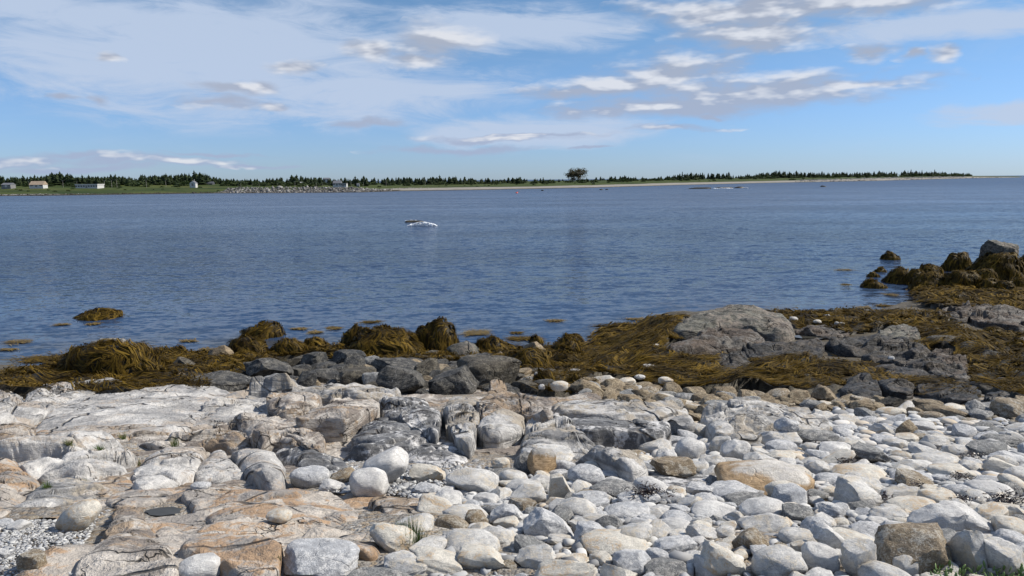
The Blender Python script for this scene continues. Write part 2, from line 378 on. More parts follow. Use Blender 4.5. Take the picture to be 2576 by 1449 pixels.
def flat(name, c, rough=.7, amp=.15, scale=3, metal=0):
    m, nt, b = newmat(name); v = coords(nt)
    nt.links.new(mix(nt, noise(nt, v, scale, 4).ramp(.35, .65), tuple(x * (1 - amp) for x in c), tuple(min(1, x * (1 + amp)) for x in c)), b.inputs['Base Color'])
    b.inputs['Roughness'].default_value = rough; b.inputs['Metallic'].default_value = metal; return m
M['bark'] = flat('bark', (.10, .08, .06)); M['whitebark'] = flat('grey_bark', (.34, .32, .29))
M['siding'] = flat('white_siding', (.46, .46, .45)); M['roofgrey'] = flat('grey_shingle', (.12, .125, .14)); M['rooftan'] = flat('tan_shingle', (.30, .23, .165))
M['greywall'] = flat('weathered_grey_siding', (.17, .17, .17)); M['bluewall'] = flat('blue_grey_siding', (.20, .25, .32)); M['darkwall'] = flat('charcoal_siding', (.06, .065, .075))
M['glass'] = flat('window_glass', (.035, .04, .05), .08); M['pole'] = flat('weathered_pole_wood', (.30, .28, .25)); M['buoy'] = flat('orange_red_buoy', (.75, .10, .05), .4)
M['foam'] = flat('sea_foam', (.80, .82, .84), .6, .1, 2)
M['mud'] = flat('dark_wet_mud', (.07, .06, .045), .35, .4, 6)
def watermat():
    m, nt, b = newmat('sea_water'); v = coords(nt, False)
    sp = nt.nodes.new('ShaderNodeSeparateXYZ'); nt.links.new(v, sp.inputs[0]); y = E(nt, sp.outputs[1]); x = E(nt, sp.outputs[0])
    big = noise(nt, stretch(nt, v, (.02, .06, 1), (0, 0, .2)), 1.0, 4)
    # sheltered and damped by weed close to the rocks
    off = (y - x.ramp(1.5, 6.0) * 5.0)
    calm = off.ramp(17.5, 40.0) * .88 + .12
    gust = (big.ramp(.32, .68) * .75 + .45) * calm
    sx = sy = None
    for sc_, det, amp in (((.9, 2.2, 1), 2, 1.5), ((3.4, 7.5, 1), 3, 1.7), ((.09, .28, 1), 2, .3)):
        q = nt.nodes.new('ShaderNodeSeparateColor'); nt.links.new(noise(nt, stretch(nt, v, sc_, (0, 0, .3 if det < 4 else -.25)), 1.0, det, .6, .3, color=True), q.inputs[0])
        a, c_ = (E(nt, q.outputs[0]) - .5) * (amp * .7), (E(nt, q.outputs[1]) - .5) * amp
        sx, sy = (a, c_) if sx is None else (sx + a, sy + c_)
    nv = nt.nodes.new('ShaderNodeVectorMath'); nv.operation = 'NORMALIZE'; nt.links.new(comb(nt, sx * gust, sy * gust, 1.0), nv.inputs[0])
    nt.links.new(nv.outputs[0], b.inputs['Normal'])
    c = mix(nt, big.ramp(.35, .65), (.020, .044, .098), (.034, .056, .100))
    c = mix(nt, off.ramp(25.0, 18.0) * noise(nt, v, .8, 5, .65).ramp(.42, .6) * .85, c, (.060, .048, .016))
    nt.links.new(c, b.inputs['Base Color']); b.inputs['Roughness'].default_value = 1.0; b.inputs['Specular IOR Level'].default_value = 0.0
    fr = nt.nodes.new('ShaderNodeFresnel'); fr.inputs[0].default_value = 1.333; nt.links.new(nv.outputs[0], fr.inputs['Normal'])
    gl = nt.nodes.new('ShaderNodeBsdfGlossy'); nt.links.new(nv.outputs[0], gl.inputs['Normal'])
    nt.links.new((y.ramp(20., 160.) * .15 + .08).k, gl.inputs['Roughness'])
    ms = nt.nodes.new('ShaderNodeMixShader'); nt.links.new((E(nt, fr.outputs[0]) * .86).min(.62 - y.ramp(80., 500.) * .26).k, ms.inputs[0]); nt.links.new(b.outputs[0], ms.inputs[1]); nt.links.new(gl.outputs[0], ms.inputs[2])
    nt.links.new(ms.outputs[0], nt.nodes['Material Output'].inputs[0])
    return m
M['water'] = watermat()
def poolmat():
    m, nt, b = newmat('pool_water'); b.inputs['Base Color'].default_value = (.05, .048, .04, 1); b.inputs['Roughness'].default_value = .04
    b.inputs['IOR'].default_value = 1.333; bump(nt, b, noise(nt, coords(nt), 9, 3), .15, .01); return m
M['pool'] = poolmat()
def landmat():
    m, nt, b = newmat('far_shore_ground'); a = nt.nodes.new('ShaderNodeAttribute'); a.attribute_name = 'tone'; k = E(nt, a.outputs['Fac'])
    v = coords(nt, False)
    n1 = noise(nt, stretch(nt, v, (.02, .05, .05)), 1.0, 6, .65); n2 = noise(nt, v, .25, 5, .7)
    green = mix(nt, (n1 * .7 + n2 * .3).ramp(.36, .64), (.020, .036, .010), (.062, .076, .020))
    green = mix(nt, noise(nt, stretch(nt, v, (.015, .08, .05)), 1.0, 4).ramp(.56, .72) * .5, green, (.12, .11, .045))
    sand = mix(nt, n2, (.15, .14, .125), (.30, .28, .25))
    dark = mix(nt, n2, (.028, .025, .02), (.06, .05, .036))
    c = mix(nt, (k + (n2 - .5) * .5).ramp(.9, 1.1), mix(nt, (k + (n2 - .5) * .25).ramp(.32, .42), dark, sand), green)
    nt.links.new(c, b.inputs['Base Color']); b.inputs['Roughness'].default_value = .9; b.inputs['Specular IOR Level'].default_value = .1
    bump(nt, b, n2, .5, .4); return m
M['land'] = landmat()

# ================================================================== SETTING: ground, sea, far land
def grid_faces(nr, nc):
    i = np.arange(nr - 1)[:, None] * nc + np.arange(nc - 1)[None]
    return np.stack([i, i + 1, i + nc + 1, i + nc], -1).reshape(-1, 4)
def make_ground():
    ys = np.concatenate([np.linspace(-60, 1, 14), np.linspace(1.3, 12, 110), np.linspace(12.2, 34, 90), np.linspace(35, 75, 20)])
    us = np.linspace(-1.3, 1.3, 190)
    Y, U = np.meshgrid(ys, us, indexing='ij'); X = U * (np.abs(Y) + 6)
    Z = G(X, Y)
    q = np.stack([X, Y, 0 * X], -1).reshape(-1, 3)
    Z = Z + (fbm(q * .8, 3, 3) * .06 + fbm(q * 4, 3, 9) * .015).reshape(Z.shape) * (Y > -20)
    o = mk('beach_ground', np.stack([X, Y, Z], -1).reshape(-1, 3), grid_faces(len(ys), len(us)), M['gravel'])
    o.data.materials.append(M['weedground'])
    zf = Z + .35 * fbm(q * .5, 3, 22).reshape(Z.shape)
    low = ((zf - .35 * (X / np.maximum(Y, 3) > .1) * (Y > 9))[:-1, :-1] < .85).ravel().astype(np.int32)
    o.data.polygons.foreach_set('material_index', low)
    struct(o)
make_ground()
def make_sea():
    ys = np.array([-300, 5, 12, 16, 20, 25, 32, 45, 70, 120, 250, 600, 1500, 5000, 30000.])
    us = np.array([-40000, -3000, -600, -150, -60, -30, -15, 0, 15, 30, 60, 150, 600, 3000, 40000.])
    Y, X = np.meshgrid(ys, us, indexing='ij')
    o = mk('sea', np.stack([X, Y, 0 * X], -1).reshape(-1, 3), grid_faces(15, 15), M['water'], smooth=True); struct(o)
make_sea()

# columns of the far shore: picture x, then rows of waterline, top of the beach, foot of the trees
SH = np.array([(-900, 497, 494, 466), (-100, 493.5, 490, 466), (0, 493, 489.5, 464.5), (110, 492.5, 488, 463.5), (240, 490.5, 487, 463.5), (450, 487.5, 485, 463.5), (540, 486.5, 484.5, 463),
               (700, 485.5, 479, 465), (900, 484, 478, 466.5), (1000, 481, 474, 465.5), (1200, 478, 471, 462.5), (1350, 475, 469.5, 460), (1500, 472, 466, 456.5),
               (1700, 466, 460, 452.5), (1900, 461, 456.5, 448.5), (2000, 459, 454, 447), (2200, 455, 448.5, 444.6), (2350, 451, 445.6, 443.4), (2440, 448.6, 444.6, 442.8), (2520, 447.2, 445.2, 444.6), (2570, 446.3, 445.7, 445.4)], float)
def shore_rows(u): return [float(np.interp(u, SH[:, 0], SH[:, k])) for k in (1, 2, 3)]
def shore_D(u):
    d = ray(u, shore_rows(u)[0]); return CAM[2] / -d[2]
def far_at(u, k):
    """point of the far land: k = 0 waterline, 1 top of the beach, 2 foot of the trees, 3 behind"""
    a, b, c = shore_rows(u); D = shore_D(u)
    ks = [0, .12, 1, 2, 3]; dd = [D, D * 1.012, D * 1.05, D * 1.30, D * 2.0]
    zs = [0, .35, at(u, b, D * 1.05)[2], at(u, c, D * 1.30)[2], at(u, c, D * 1.30)[2] + .6]
    y = np.interp(k, ks, dd); z = np.interp(k, ks, zs)
    p = at(u, a, y); return np.array([p[0], y, z])
def make_far():
    us = np.concatenate([np.linspace(-900, 0, 16)[:-1], np.linspace(0, 2570, 260)])
    kk = np.array([-.12, 0, .06, .12, .3, .5, .8, 1, 1.05, 1.15, 1.3, 1.5, 1.7, 1.85, 2, 2.3, 3])
    V = []; T = []
    for i, u in enumerate(us):
        for k in kk:
            p = far_at(u, max(k, 0))
            if k < 0: p[2] = -.8; p[1] *= .99
            V.append(p); T.append(0 if k <= .1 else (.62 if k <= 1.0 else 1.25))
    V = np.array(V); T = np.array(T).reshape(len(us), len(kk))
    q = V * (.05, .03, 0)
    V[:, 2] += fbm(q, 3, 5) * .28 * np.clip(V[:, 2] / 2.5, 0, 1)
    # stretches of dark weedy edge against stretches of bare sand
    dk = np.interp(us, [-900, 0, 150, 520, 560, 900, 930, 985, 1010, 2000, 2300, 2600], [.6, .55, .1, .0, .4, .5, .1, .1, .5, .6, .6, .6])
    T[:, 3] = dk; T[:, 2] = dk * .5; T[:, 4] = np.maximum(dk, .35)
    g = np.interp(us, [-900, 60, 200, 520, 560, 2600], [.8, .8, 1.2, 1.2, .6, .6]); T[:, 5] = T[:, 6] = T[:, 7] = g
    struct(mk('far_shore', V, grid_faces(len(us), len(kk))[:, ::-1], M['land'], attrs=T.ravel()))
make_far()

# ================================================================== ROCK BUILDERS
def ico(sub):
    bm = bmesh.new(); bmesh.ops.create_icosphere(bm, subdivisions=sub, radius=1); bm.verts.ensure_lookup_table()
    V = np.array([v.co[:] for v in bm.verts]); F = np.array([[v.index for v in f.verts] for f in bm.faces]); bm.free(); return V, F
ICO = {k: ico(k) for k in (1, 2, 3, 4, 5)}
def unit_rock(seed, sub=4, style='round'):
    r_ = np.random.default_rng(seed); V, F = ICO[sub]; V = V.copy()
    ex, cuts, soft, na, k0 = {'round': (2.6, 9, .93, .11, .64), 'smooth': (2.3, 4, .75, .07, .74), 'ang': (3.0, 12, .97, .06, .58), 'block': (6.0, 6, .95, .045, .74), 'sub': (3.2, 8, .9, .08, .66)}[style]
    V /= (np.abs(V) ** ex).sum(1)[:, None] ** (1 / ex)
    V += vnoise(V * .9, 2, seed % 97) * na * 1.6
    for _ in range(cuts):
        n = r_.normal(size=3); n /= np.linalg.norm(n); k = r_.uniform(k0, k0 + .25)
        d = V @ n - k; V -= np.where(d > 0, d * soft, 0)[:, None] * n
    V += vnoise(V * 2.3, 3, seed % 89 + 7) * na * .5 + vnoise(V * 6, 2, seed % 83 + 9) * na * .14
    if style in ('ang', 'block', 'sub'):
        s = V @ np.array([.25, .4, .88]); V *= (1 + .018 * np.sign(np.sin(s * 14 + 3 * perlin(V * 2, seed % 50))))[:, None]
    lo, hi = V.min(0), V.max(0)
    return (V - (lo + hi) / 2) / ((hi - lo) / 2), F
def rot_y(V, a): c, s = math.cos(a), math.sin(a); return V @ np.array([[c, 0, -s], [0, 1, 0], [s, 0, c]])
def rot_z(V, a): c, s = math.cos(a), math.sin(a); return V @ np.array([[c, s, 0], [-s, c, 0], [0, 0, 1]])
OCC = []                                     # footprints already taken: x, y, radius
_seed = [100]
def place_box(Z, bb, lift=0.0, depth=.8, sink=.12, base=None):
    """real size and place of a rock whose outline fills a box of the picture, standing on the ground"""
    (x0, y0), (x1, y1) = Z(bb[0], bb[1]), Z(bb[2], bb[3]); uc = (x0 + x1) / 2
    if lift == 'hit': q = hit(uc, y1 - .25 * (y1 - y0)); lift = float(q[2] - G(q[0], q[1]))
    g = ground(uc, base if base else y1, lift)
    yc = g[1]; W = (x1 - x0) / FPX * yc; yc += W * depth * .42
    W = (x1 - x0) / FPX * yc
    zt = at(uc, y0, yc)[2]; gc = max(float(G(at(uc, y1, yc)[0], yc)), -.35) + lift
    zb = min(gc, at(uc, y1, yc - W * depth * .3)[2])
    zb -= sink * max(zt - zb, .05)
    c = at(uc, (y0 + y1) / 2, yc); H = max(zt - zb, .04)
    return np.array([c[0], yc, zb]), W, W * depth, H
def rock(name, Z, bb, mat, label, cat='rock', group=None, style='round', depth=.8, tilt=0.0, yaw=0.0, lift=0.0, sub=4, seed=None, sink=.12, parent=None, base=None, prof=None):
    _seed[0] += 1; seed = seed or _seed[0]
    p, W, D, H = place_box(Z, bb, lift, depth, sink, base)
    V, F = unit_rock(seed, sub, style)
    if yaw or tilt:
        V = V * (1, depth, 1)
        V = rot_y(rot_z(V * ((1, 1, .62) if tilt else (1, 1, 1)), R(yaw)), R(tilt))
    lo, hi = V.min(0), V.max(0); V = (V - (lo + hi) / 2) / ((hi - lo) / 2)
    V[:, 2] += 1
    if prof: V[:, 2] *= np.interp(V[:, 0], *prof)
    k = (W + D) / 4
    o = mk(name, V * (W / 2, D / 2, H / 2) / k, F, mat, parent, sharp=34 if style in ('ang', 'block', 'sub') else 0)
    o.location = tuple(p); o.scale = (k, k, k)
    OCC.append((p[0], p[1], (W + D) / 4 * .92))
    if parent is None: tag(o, label, cat, group)
    return o, p, (W, D, H)

LK = .42
LEDGES = []                                  # footprints of bedrock, for keeping loose stones off
def inside(poly, x, y):
    x = np.asarray(x); y = np.asarray(y); r_ = np.zeros(x.shape, bool); n = len(poly)
    for i in range(n):
        x0, y0 = poly[i]; x1, y1 = poly[(i + 1) % n]
        c = ((y0 > y) != (y1 > y)) & (x < (x1 - x0) * (y - y0) / (y1 - y0 + 1e-12) + x0); r_ ^= c
    return r_
def ledge(Z, pts, lift, mat, label, dome=.06, er=.07, flare=.12, seed=None, crack=.05, rough=1.0, N=160, name='rock_ledge', lift2=None, keep=True, grow=1.05, jts=1.0):
    _seed[0] += 1; seed = (seed or _seed[0]) % 83
    if Z is ZA: lift *= .55; grow = 1.13
    lift = lift * LK; lift2 = None if lift2 is None else lift2 * LK
    vs = [Z(*p) for p in pts]; v0 = min(v for _, v in vs); v1 = max(v for _, v in vs)
    L2 = lift if lift2 is None else lift2     # lift at the back edge / at the front edge
    P = np.array([ground(u, v, L2 + (lift - L2) * (v - v0) / (v1 - v0))[:2] for u, v in vs])
    if keep: LEDGES.append(P)
    for _ in range(2):
        Q = np.roll(P, -1, 0); P = np.stack([P * .8 + Q * .2, P * .2 + Q * .8], 1).reshape(-1, 2)
    S = np.concatenate([[0], np.cumsum(np.linalg.norm(np.roll(P, -1, 0) - P, axis=1))])
    Pc = np.vstack([P, P[:1]]); t = np.linspace(0, S[-1], N, endpoint=False)
    B = np.stack([np.interp(t, S, Pc[:, 0]), np.interp(t, S, Pc[:, 1])], 1)
    size = S[-1] / 4; c = B.mean(0)
    q = np.concatenate([B / size * 3.0, np.full((N, 1), seed * 1.7)], 1)
    B = c + (B - c) * (grow + .05 * fbm(q, 3, seed))[:, None]; er = er * .5; dome = dome * .6
    dist = np.linalg.norm(B - c, axis=1)
    rho = 1 - (1 - np.linspace(0, 1, 40)) ** 1.25; rho[0] = .015; walls = 10
    rows = []
    ymin, ymax = B[:, 1].min(), B[:, 1].max()
    def top(xy):
        g = np.maximum(G(xy[:, 0], xy[:, 1]), -.2)
        return g + lift + (L2 - lift) * np.clip((xy[:, 1] - ymin) / (ymax - ymin), 0, 1)
    for r_ in rho:
        xy = c + (B - c) * r_; ins = (1 - r_) * dist
        e = 1 - np.clip(ins / er, 0, 1); drop = er * .8 * (1 - np.sqrt(np.maximum(1 - e * e, 0)))
        rows.append(np.concatenate([xy, (top(xy) + dome * (1 - r_ ** 2) - drop)[:, None]], 1))
    edge = rows[-1]; n2 = (B - c) / dist[:, None]
    for k in range(1, walls + 1):
        f = k / walls; zb = np.maximum(G(B[:, 0], B[:, 1]), -.3) - .35
        z = edge[:, 2] * (1 - f) + zb * f
        xy = B + n2 * ((edge[:, 2] - z) * flare)[:, None]
        rows.append(np.concatenate([xy, z[:, None]], 1))
    V = np.concatenate(rows); nr = len(rows)
    i = np.arange(nr - 1)[:, None] * N + np.arange(N)[None]; j = np.arange(nr - 1)[:, None] * N + (np.arange(N)[None] + 1) % N
    F = np.stack([i, i + N, j + N, j], -1).reshape(-1, 4)
    F = F[:, ::-1] if False else F
    # weathering: swells, ribs along the bedding, joints
    A = min(size, 1.6) / 1.6 * rough; s1 = 1.3 / max(size, .5) + .45
    d = vnoise(V * s1, 3, seed) * .055 * A + vnoise(V * 4.0, 3, seed + 3) * .026 * A
    bed = np.stack([V[:, 0] * .9 + V[:, 1] * .5, V[:, 1] * 3.0 - V[:, 0] * 1.4, V[:, 2] * 2.5], 1)
    rib = fbm(bed, 3, seed + 5) + .8 * (.35 - np.abs(perlin(bed * 1.7, seed + 6)))
    d[:, 2] += rib * .05 * A; d[:, 1] -= rib * .012 * A
    for sc_, w_, dp in ((.9 * s1, .035, crack), (2.1 * s1, .05, crack * .5)):
        cr = np.abs(perlin(V * sc_ + vnoise(V * 2, 2, seed + 9) * .12, seed + 13)); m = sstep(w_, 0, cr)
        on = sstep(-.1, .15, perlin(V * .8, seed + 21))
        d[:, 2] -= m * dp * on * A; d[:, 1] += m * dp * .2 * on * A
    # joint blocks: each stands a little higher or lower, with an open joint round it
    rj = np.random.default_rng(seed + 400); W2 = np.stack([V[:, 0] * .75 + V[:, 1] * .5, V[:, 1] * 1.5 - V[:, 0] * .55], 1) + vnoise(V * 1.6, 2, seed + 17)[:, :2] * .10
    lo, hi = W2.min(0), W2.max(0); cell = .42 * (1 + size * .12); nc = int(np.clip((hi - lo).prod() / cell ** 2, 3, 90)); C2 = rj.uniform(lo, hi, (nc, 2))
    D2 = np.sqrt(((W2[:, None] - C2[None]) ** 2).sum(2)); k1 = D2.argmin(1); s2 = np.partition(D2, 1, axis=1); gap = s2[:, 1] - s2[:, 0]
    onj = sstep(-.25, .25, perlin(V * .9, seed + 29)); ht = rj.normal(0, .05, nc) * rough; tl = rj.normal(0, .10, (nc, 2))
    loc2 = W2 - C2[k1]
    k2 = np.argpartition(D2, 1, axis=1)[:, :2]; k2 = np.where(k2[:, 0] == k1, k2[:, 1], k2[:, 0]); bl = .5 * sstep(.09, .0, gap)
    o1 = ht[k1] + (tl[k1] * loc2).sum(1); o2 = ht[k2] + (tl[k2] * (W2 - C2[k2])).sum(1)
    d[:, 2] += (o1 * (1 - bl) + o2 * bl) * onj * A * jts - sstep(.03, .0, gap) * (.05 * onj * jts)
    tm = np.concatenate([np.ones(len(rho) - 6), np.linspace(1, .3, 6), np.full(walls, .2)]).repeat(N)
    d[:, 2] *= tm; d[:, 0] *= .4 + .6 * tm
    V = V + d
    o = mk(name, V - (c[0], c[1], float(G(c[0], c[1]))), F, mat)
    o.location = (c[0], c[1], float(G(c[0], c[1])))
    tag(o, label, 'bedrock'); return o

from mathutils.bvhtree import BVHTree
def hit(u, v):
    """where the bedrock or the ground is met along a line of sight"""
    if not hit.t:
        VV_, FF_, n = [], [], 0
        for o in COL.objects:
            if o.name.startswith(('rock_ledge', 'bedrock')):
                VV_ += [tuple(w.co + o.location) for w in o.data.vertices]; FF_ += [tuple(i + n for i in f.vertices) for f in o.data.polygons]; n = len(VV_)
        hit.t.append(BVHTree.FromPolygons(VV_, FF_))
    d = Vector(ray(u, v)); q = hit.t[0].ray_cast(Vector(CAM), d.normalized()); g = ground(u, v)
    return np.array(q[0]) if q[0] is not None and q[0].y < g[1] else g
hit.t = []

# ------------------------------------------------------------------ ribbons of weed
def ribbons(P, side, width, tone, mat, name, parent=None, loc=(0, 0, 0), tip=.25):
    n, s, _ = P.shape; f = np.linspace(0, 1, s)[None, :, None]
    w = width[:, None, None] * (1 - (1 - tip) * f ** 1.5) * .5
    V = np.stack([P - side * w, P + side * w], 2).reshape(-1, 3) - np.asarray(loc)
    i = (np.arange(n)[:, None] * s + np.arange(s - 1)[None]) * 2
    F = np.stack([i, i + 1, i + 3, i + 2], -1).reshape(-1, 4)
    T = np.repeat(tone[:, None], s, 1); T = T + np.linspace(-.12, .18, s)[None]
    T = np.repeat(T.reshape(-1), 2)
    return mk(name, V, F, mat, parent, smooth=True, attrs=T)
def mound(Z, bb, label, group=None, depth=.9, dens=1.0, bare=None, seed=None, lift=0.0, gold=0.0, name='weedy_rock', base=None, sink=.1):
    """a boulder under a thatch of rockweed: rock, seaweed and, where it shows, a bare crest"""
    _seed[0] += 1; seed = seed or _seed[0]; r_ = np.random.default_rng(seed)
    p, W, D, H = place_box(Z, bb, lift, depth, sink, base)
    V, F = ICO[3]; ax = np.array([W / 2, D / 2, H])
    def surf(d):
        k = 1 + .15 * fbm(d * 1.3, 2, seed % 71) + .11 * fbm(d * 3.2, 3, seed % 61) + .14 * (1 - d[:, 2]) * (d[:, 2] < .45) * (.45 - np.minimum(d[:, 2], .45))
        q = d * ax * k[:, None]; q[:, 2] = np.where(d[:, 2] < 0, q[:, 2] * .25, q[:, 2]); return q
    root = empty(name, p); tag(root, label, 'rock', group)
    mk('rock', surf(V) * .97, F, M['wetrock'] if bare is None else bare, root)
    n = int(dens * (900 + 950 * W * max(D, H))); n = min(n, 5200)
    d = r_.normal(size=(n, 3)); d[:, 2] = np.abs(d[:, 2]) * 1.1 - .15; d /= np.linalg.norm(d, axis=1)[:, None]
    if bare is not None: d = d[(d[:, 2] + .35 * perlin(d * 2.5, seed % 40)) < .62]; n = len(d)
    S = 6; L = r_.uniform(.25, .75, n) * min(1.0, .45 + W * .4); out = []; sides = []
    step = L / (S - 1) / max(.25, (W + H) / 3.2)
    off = np.abs(r_.normal(0, .035, n)) + .006
    for k in range(S):
        q = surf(d); nrm = q / ax ** 2; nrm /= np.linalg.norm(nrm, axis=1)[:, None]
        out.append(q + nrm * (off * (1 - .6 * k / S))[:, None])
        sw = vnoise(q * 2.0, 2, seed % 53) * 1.25 + vnoise(q * 6, 1, seed % 43) * .9
        dn = np.array([0, 0, -1.0]) + sw; dn -= (dn * d).sum(1)[:, None] * d; dn /= np.linalg.norm(dn, axis=1)[:, None] + 1e-6
        sides.append(np.cross(nrm, dn)); d = d + dn * step[:, None]; d[:, 2] = np.maximum(d[:, 2], -.32); d /= np.linalg.norm(d, axis=1)[:, None]
    P = np.stack(out, 1); Sd = np.stack(sides, 1); Sd /= np.linalg.norm(Sd, axis=2)[..., None] + 1e-6
    dpx = p[1] / 759
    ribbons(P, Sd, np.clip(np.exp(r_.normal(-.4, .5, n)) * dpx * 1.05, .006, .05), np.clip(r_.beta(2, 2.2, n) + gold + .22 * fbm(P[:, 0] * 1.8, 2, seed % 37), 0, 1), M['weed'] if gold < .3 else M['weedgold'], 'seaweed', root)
    OCC.append((p[0], p[1], (W + D) / 4)); return root
def carpet(Z, pts, dens, lump, label=None, seed=1, gold=0.0, thick=.10, name='seaweed', mat='weed', length=(.3, .8), flow=None):
    r_ = np.random.default_rng(seed); P = np.array([ground(*Z(*p), thick)[:2] for p in pts])
    lo, hi = P.min(0), P.max(0)
    st = .09; xs = np.arange(lo[0] - .2, hi[0] + .2, st); ys = np.arange(lo[1] - .2, hi[1] + .2, st)
    Y, X = np.meshgrid(ys, xs, indexing='ij'); q0 = np.stack([X.ravel(), Y.ravel(), 0 * X.ravel()], 1)
    def S(x, y):
        q = np.stack([x, y, np.full_like(x, seed * 3.3)], 1)
        return np.maximum(G(x, y), -.12) + thick + lump * (fbm(q * .9, 3, seed) + .35 * fbm(q * 3.3, 2, seed + 4))
    wq = q0 + vnoise(q0 * 1.4, 2, seed + 2) * .22
    ins = inside(P, wq[:, 0], wq[:, 1])
    z = np.where(ins, S(q0[:, 0], q0[:, 1]), G(q0[:, 0], q0[:, 1]) - .12) - .015
    F = grid_faces(len(ys), len(xs)); F = F[ins[F].any(1)]
    used = np.unique(F); mp = np.full(len(q0), -1); mp[used] = np.arange(len(used))
    V = np.stack([q0[:, 0], q0[:, 1], z], 1)[used]
    root = mk(name, V, mp[F], M['wetrock']); struct(root, 'stuff')
    A = (hi - lo).prod(); n = int(A * dens * .95); xy = r_.uniform(lo, hi, (n, 2))
    w2 = np.concatenate([xy, np.zeros((n, 1))], 1); w2 = w2 + vnoise(w2 * 1.4, 2, seed + 2) * .22
    xy = xy[inside(P, w2[:, 0], w2[:, 1])]; n = len(xy); steps = 6
    L = r_.uniform(*length, n); out = []; sides = []; off = np.abs(r_.normal(0, .05, n)); x, y = xy[:, 0], xy[:, 1]
    for k in range(steps):
        q = np.stack([x, y, 0 * x], 1); e = .05
        gx = (S(x + e, y) - S(x - e, y)) / (2 * e); gy = (S(x, y + e) - S(x, y - e)) / (2 * e)
        fl = vnoise(q * .8, 2, seed + 8)[:, :2] * 1.1 + vnoise(q * 3.0, 1, seed + 12)[:, :2] * .9 - np.stack([gx, gy], 1) * 1.6
        if flow is not None: fl = fl + np.array(flow)
        fl /= np.linalg.norm(fl, axis=1)[:, None] + 1e-6
        out.append(np.stack([x, y, S(x, y) + off * (1 - .5 * k / steps)], 1)); nr_ = np.stack([-gx, -gy, np.ones_like(gx)], 1); nr_ /= np.linalg.norm(nr_, axis=1)[:, None]
        sides.append(np.cross(nr_, np.concatenate([fl, np.zeros((n, 1))], 1)))
        x = x + fl[:, 0] * L / (steps - 1); y = y + fl[:, 1] * L / (steps - 1)
    Pp = np.stack(out, 1); Sd = np.stack(sides, 1); Sd /= np.linalg.norm(Sd, axis=2)[..., None] + 1e-6
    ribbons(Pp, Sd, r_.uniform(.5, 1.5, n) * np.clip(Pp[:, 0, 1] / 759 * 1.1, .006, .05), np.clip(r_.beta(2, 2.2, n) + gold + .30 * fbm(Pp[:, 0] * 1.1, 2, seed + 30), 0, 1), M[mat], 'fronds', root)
    return root

# ================================================================== BEDROCK LEDGES (pale, above the tide)
def bedrock_base(pts, lift, mat, seed):
    P = np.array([ground(u, v, lift)[:2] for u, v in pts]); lo, hi = P.min(0), P.max(0); st = .05
    xs = np.arange(lo[0], hi[0], st); ys = np.arange(lo[1], hi[1], st); Y, X = np.meshgrid(ys, xs, indexing='ij'); q = np.stack([X.ravel(), Y.ravel(), 0 * X.ravel()], 1)
    w = q + vnoise(q * 1.2, 3, seed) * .25; ins = inside(P, w[:, 0], w[:, 1])
    bed = np.stack([q[:, 0] * .9 + q[:, 1] * .5, q[:, 1] * 3 - q[:, 0] * 1.4, 0 * q[:, 0]], 1)
    z = G(q[:, 0], q[:, 1]) + np.where(ins, lift + .05 * fbm(q * 1.1, 3, seed) + .04 * fbm(bed, 4, seed + 1) + .02 * fbm(q * 6, 3, seed + 2), -.1)
    F = grid_faces(len(ys), len(xs)); F = F[ins[F].any(1)]; us = np.unique(F); mp = np.full(len(q), -1); mp[us] = np.arange(len(us))
    o = mk('bedrock', np.stack([q[:, 0], q[:, 1], z], 1)[us], mp[F], M[mat]); struct(o); LEDGES.append(P)
bedrock_base([(-80, 965), (300, 950), (700, 960), (1000, 985), (1250, 985), (1500, 1000), (1740, 1040), (1690, 1090), (1560, 1160), (1480, 1180), (1250, 1140), (1180, 1150), (900, 1150), (860, 1170), (700, 1200), (600, 1240), (250, 1290), (150, 1310), (-80, 1310)], .01, 'ledgebrown', 3)
bedrock_base([(250, 1300), (500, 1220), (700, 1220), (850, 1245), (1000, 1250), (1080, 1300), (960, 1350), (920, 1420), (700, 1480), (180, 1480)], .0, 'rust', 5)
ledge(ZA, [(340, 350), (420, 290), (540, 215), (720, 175), (900, 150), (1150, 122), (1350, 132), (1480, 180), (1575, 195), (1400, 305), (1270, 400), (1150, 440), (900, 440), (700, 430), (560, 470), (350, 430)], .30, M['ledge'],
      'broad smooth pale slab crossed by a thin diagonal crack', dome=.16, er=.16, crack=.03, rough=.7, jts=.35)
ledge(ZA, [(1600, 197), (1720, 215), (1900, 255), (1960, 300), (1880, 345), (1700, 355), (1500, 388), (1290, 402), (1430, 305)], .30, M['ledge'],
      'pale wedge of ledge across the crack from the broad slab', dome=.08, er=.10, crack=.03, jts=.4)
ledge(ZA, [(-60, 350), (130, 290), (180, 225), (330, 160), (450, 125), (520, 160), (480, 215), (380, 290), (260, 350), (120, 378), (-60, 400)], .34, M['ledge'], 'pale curved ridge of bedrock ending in a hooked edge', dome=.14, er=.13)
ledge(ZA, [(-80, 120), (90, 125), (200, 185), (120, 255), (-80, 300)], .42, M['ledge'], 'low pale knob of bedrock next to rockweed', dome=.10, er=.12)
ledge(ZA, [(300, 150), (440, 112), (700, 122), (900, 145), (720, 175), (540, 205), (430, 225)], .36, M['slatepale'], 'thin grey rim of bedrock behind the broad smooth slab', dome=.06, er=.08)
ledge(ZA, [(-60, 400), (90, 390), (240, 430), (210, 500), (60, 540), (-60, 560)], .12, M['ledgebrown'], 'brown stained lump of bedrock in a muddy hollow', dome=.1, er=.1)
ledge(ZA, [(200, 450), (280, 410), (410, 490), (380, 515), (260, 500)], .06, M['rust'], 'small tan wedge of bedrock below the broad slab', dome=.08, er=.06)
